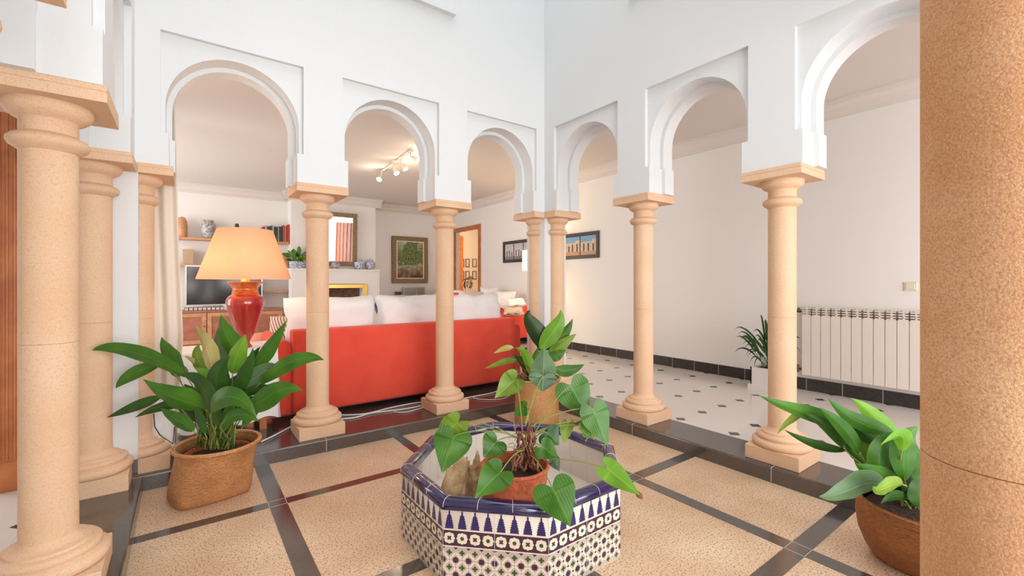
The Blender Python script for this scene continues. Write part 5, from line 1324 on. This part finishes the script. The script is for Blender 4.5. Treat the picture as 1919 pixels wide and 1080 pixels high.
# ceiling track light
a = ONZ(714, 322, CZ - .03); b = ONZ(774, 282, CZ - .03)
t = thing('track_light', 'brass ceiling track with four small lit spots above the fireplace side', 'lamp', (a.x, a.y, CZ - .03))
mb = MB(); mb.tube([a, b], .011, 8); mb.lathe([(.05, 0), (.05, .03)], (a.lerp(b, .5).x, a.lerp(b, .5).y, CZ - .03), 20); mb.build('rail', M['t_cream'], t)
gl = mat('spot_bulb', (1, .9, .75), .3, emis=(1, .86, .62), estr=5)
for i, f_ in enumerate((.02, .42, .66, .93)):
    p = a.lerp(b, f_); d = Vector(((-.5, -.45, -.8), (.25, -.5, -.8), (.4, -.3, -.7), (.5, -.5, -.4))[i]).normalized()
    mb = MB(); mb.tube([p, p + Vector((0, 0, -.05)), p + Vector((0, 0, -.05)) + d * .03], .008, 6); q = p + Vector((0, 0, -.05)) + d * .03
    mb.tube([q, q + d * .04, q + d * .085], [.018, .030, .040], 14); h_ = mb.build('spot_head', M['t_cream'], t)
    mb = MB(); mb.tube([q + d * .082, q + d * .09], [.032, .030], 14); mb.build('bulb', gl, h_)
    point('spot_light', q + d * .13, 1.6, (1, .80, .58), .03)

# ---------------------------------------------------------------- curtain at the left arch
mb = MB(); n = 70; vs = []; fs = []
cx0, cx1 = -.50, -.050
rows_ = [(2.80, 0), (2.4, .0), (1.9, .012), (1.5, .02), (1.1, .035), (.8, .045), (.5, .03), (.30, .02), (K + .015, .01)]
for z, ex_ in rows_:
    for i in range(n + 1):
        f = i / n; x_ = cx0 + (cx1 + ex_ - cx0) * f; y_ = 3.555 + math.sin(f * 42) * .014 + math.sin(f * 17 + z) * .008
        vs.append((x_, y_, z))
for j in range(len(rows_) - 1):
    for i in range(n): a_ = j * (n + 1) + i; fs.append((a_, a_ + 1, a_ + n + 2, a_ + n + 1))
mb.add(vs, fs, 0, True)
o = mb.build('curtain', M['curtain']); sd = o.modifiers.new('thick', 'SOLIDIFY'); sd.thickness = .003
tag(o, 'long cream curtain hanging in the leftmost arch behind the large plant', 'curtain')
mb = MB(); mb.tube([(-.8, 3.555, 2.815), (.03, 3.555, 2.815)], .012, 10); tag(mb.build('curtain_rod', M['brass']), 'thin curtain rod at the ceiling above the cream curtain', 'rod')

# quilted bag between basket and engaged column
p = AT(306, 790, 2.62)
t = thing('quilted_bag', 'small white quilted bag with a thin dark strap left of the large basket', 'bag', (p.x, p.y, K))
mb = MB(); cushion(mb, (p.x, p.y, p.z - .01), .055, .15, .022, rot=(R(86), 0, 0), n=16, wr=.012, pinch=.9); mb.build('body', M['white_cloth'], t)
mb = MB(); mb.tube([AT(288, 775, 2.57), AT(290, 800, 2.57), AT(300, 816, 2.57), AT(324, 832, 2.57), AT(327, 800, 2.57)], .0028, 6); mb.build('strap', M['figure'], t)

# ---------------------------------------------------------------- cables on the kerb behind the columns
def cable(pts, label, r=.006):
    P = [ONZ(px, py, K + .007) for px, py in pts]; out = []
    for i in range(len(P) - 1):
        for k in range(6):
            t_ = k / 6; p0_, p1_, p2_, p3_ = P[max(i - 1, 0)], P[i], P[i + 1], P[min(i + 2, len(P) - 1)]
            out.append(.5 * ((2 * p1_) + (-p0_ + p2_) * t_ + (2 * p0_ - 5 * p1_ + 4 * p2_ - p3_) * t_ ** 2 + (-p0_ + 3 * p1_ - 3 * p2_ + p3_) * t_ ** 3))
    out.append(P[-1]); mb = MB(); mb.tube(out, r, 8); o = mb.build('power_cable', M['cable']); tag(o, label, 'cable', 'white cables behind the columns')
cable([(490, 828), (515, 816), (540, 803), (556, 796), (575, 788)], 'white cable curving from under the lamp table to the left sofa column')
cable([(636, 778), (660, 778), (690, 775), (730, 765), (770, 757), (795, 754)], 'upper white cable between the two sofa columns')
cable([(636, 786), (665, 783), (700, 774), (750, 768), (790, 761)], 'lower white cable between the two sofa columns')
cable([(738, 772), (760, 773), (790, 765), (800, 762)], 'short thin grey cable beside the right sofa column', .004)
cable([(866, 748), (890, 743), (925, 736), (945, 726)], 'white cable right of the second sofa column under the sofa end')
cable([(886, 746), (905, 749), (940, 748), (960, 738), (966, 730)], 'thin white cable looping near the far basket', .004)

# ---------------------------------------------------------------- garden glimpsed at the left edge
mb = MB(); 
for r_ in range(9):
    for c_ in range(6): mb.box((-3.0 + c_ * .42 + (r_ % 2) * .2, 5.6, .0 + r_ * .30), (-3.0 + c_ * .42 + .405 + (r_ % 2) * .2, 5.75, r_ * .30 + .285))
struct(mb, 'wall_garden', M['brick'])
mb = MB(); mb.box((-3.4, 3.45, -.03), (-.505, 5.9, K - .002)); struct(mb, 'floor_garden', M['terrazzo']) if False else None
p = ONY(2, 905, 3.75)
mb = MB(); cushion(mb, (p.x - .12, 3.75, .20), .22, .16, .075, n=12); tag(mb.build('red_floor_cushion', M['red']), 'red cushion on the floor at the extreme left edge beyond the door', 'cushion')
p = ONY(2, 460, 5.0)
mb = MB(); rnd = random.Random(1)
for k in range(160):
    c_ = Vector((p.x + rnd.uniform(-.35, .25), 5.2 + rnd.uniform(-.15, .15), K + rnd.uniform(.1, 1.6))); d = Vector((rnd.uniform(-1, 1), rnd.uniform(-1, .2), rnd.uniform(-.3, 1))).normalized() * .09
    s_ = d.cross(Vector((0, 1, 0))).normalized() * .02; mb.add([c_, c_ + d * .5 + s_, c_ + d, c_ + d * .5 - s_], [(0, 1, 2, 3)])
mb.tube([(p.x, 5.2, K), (p.x, 5.2, 1.4)], .02, 6)
tag(mb.build('garden_shrub', M['hedge']), 'pale green shrub outdoors at the extreme left edge of the picture', 'shrub')
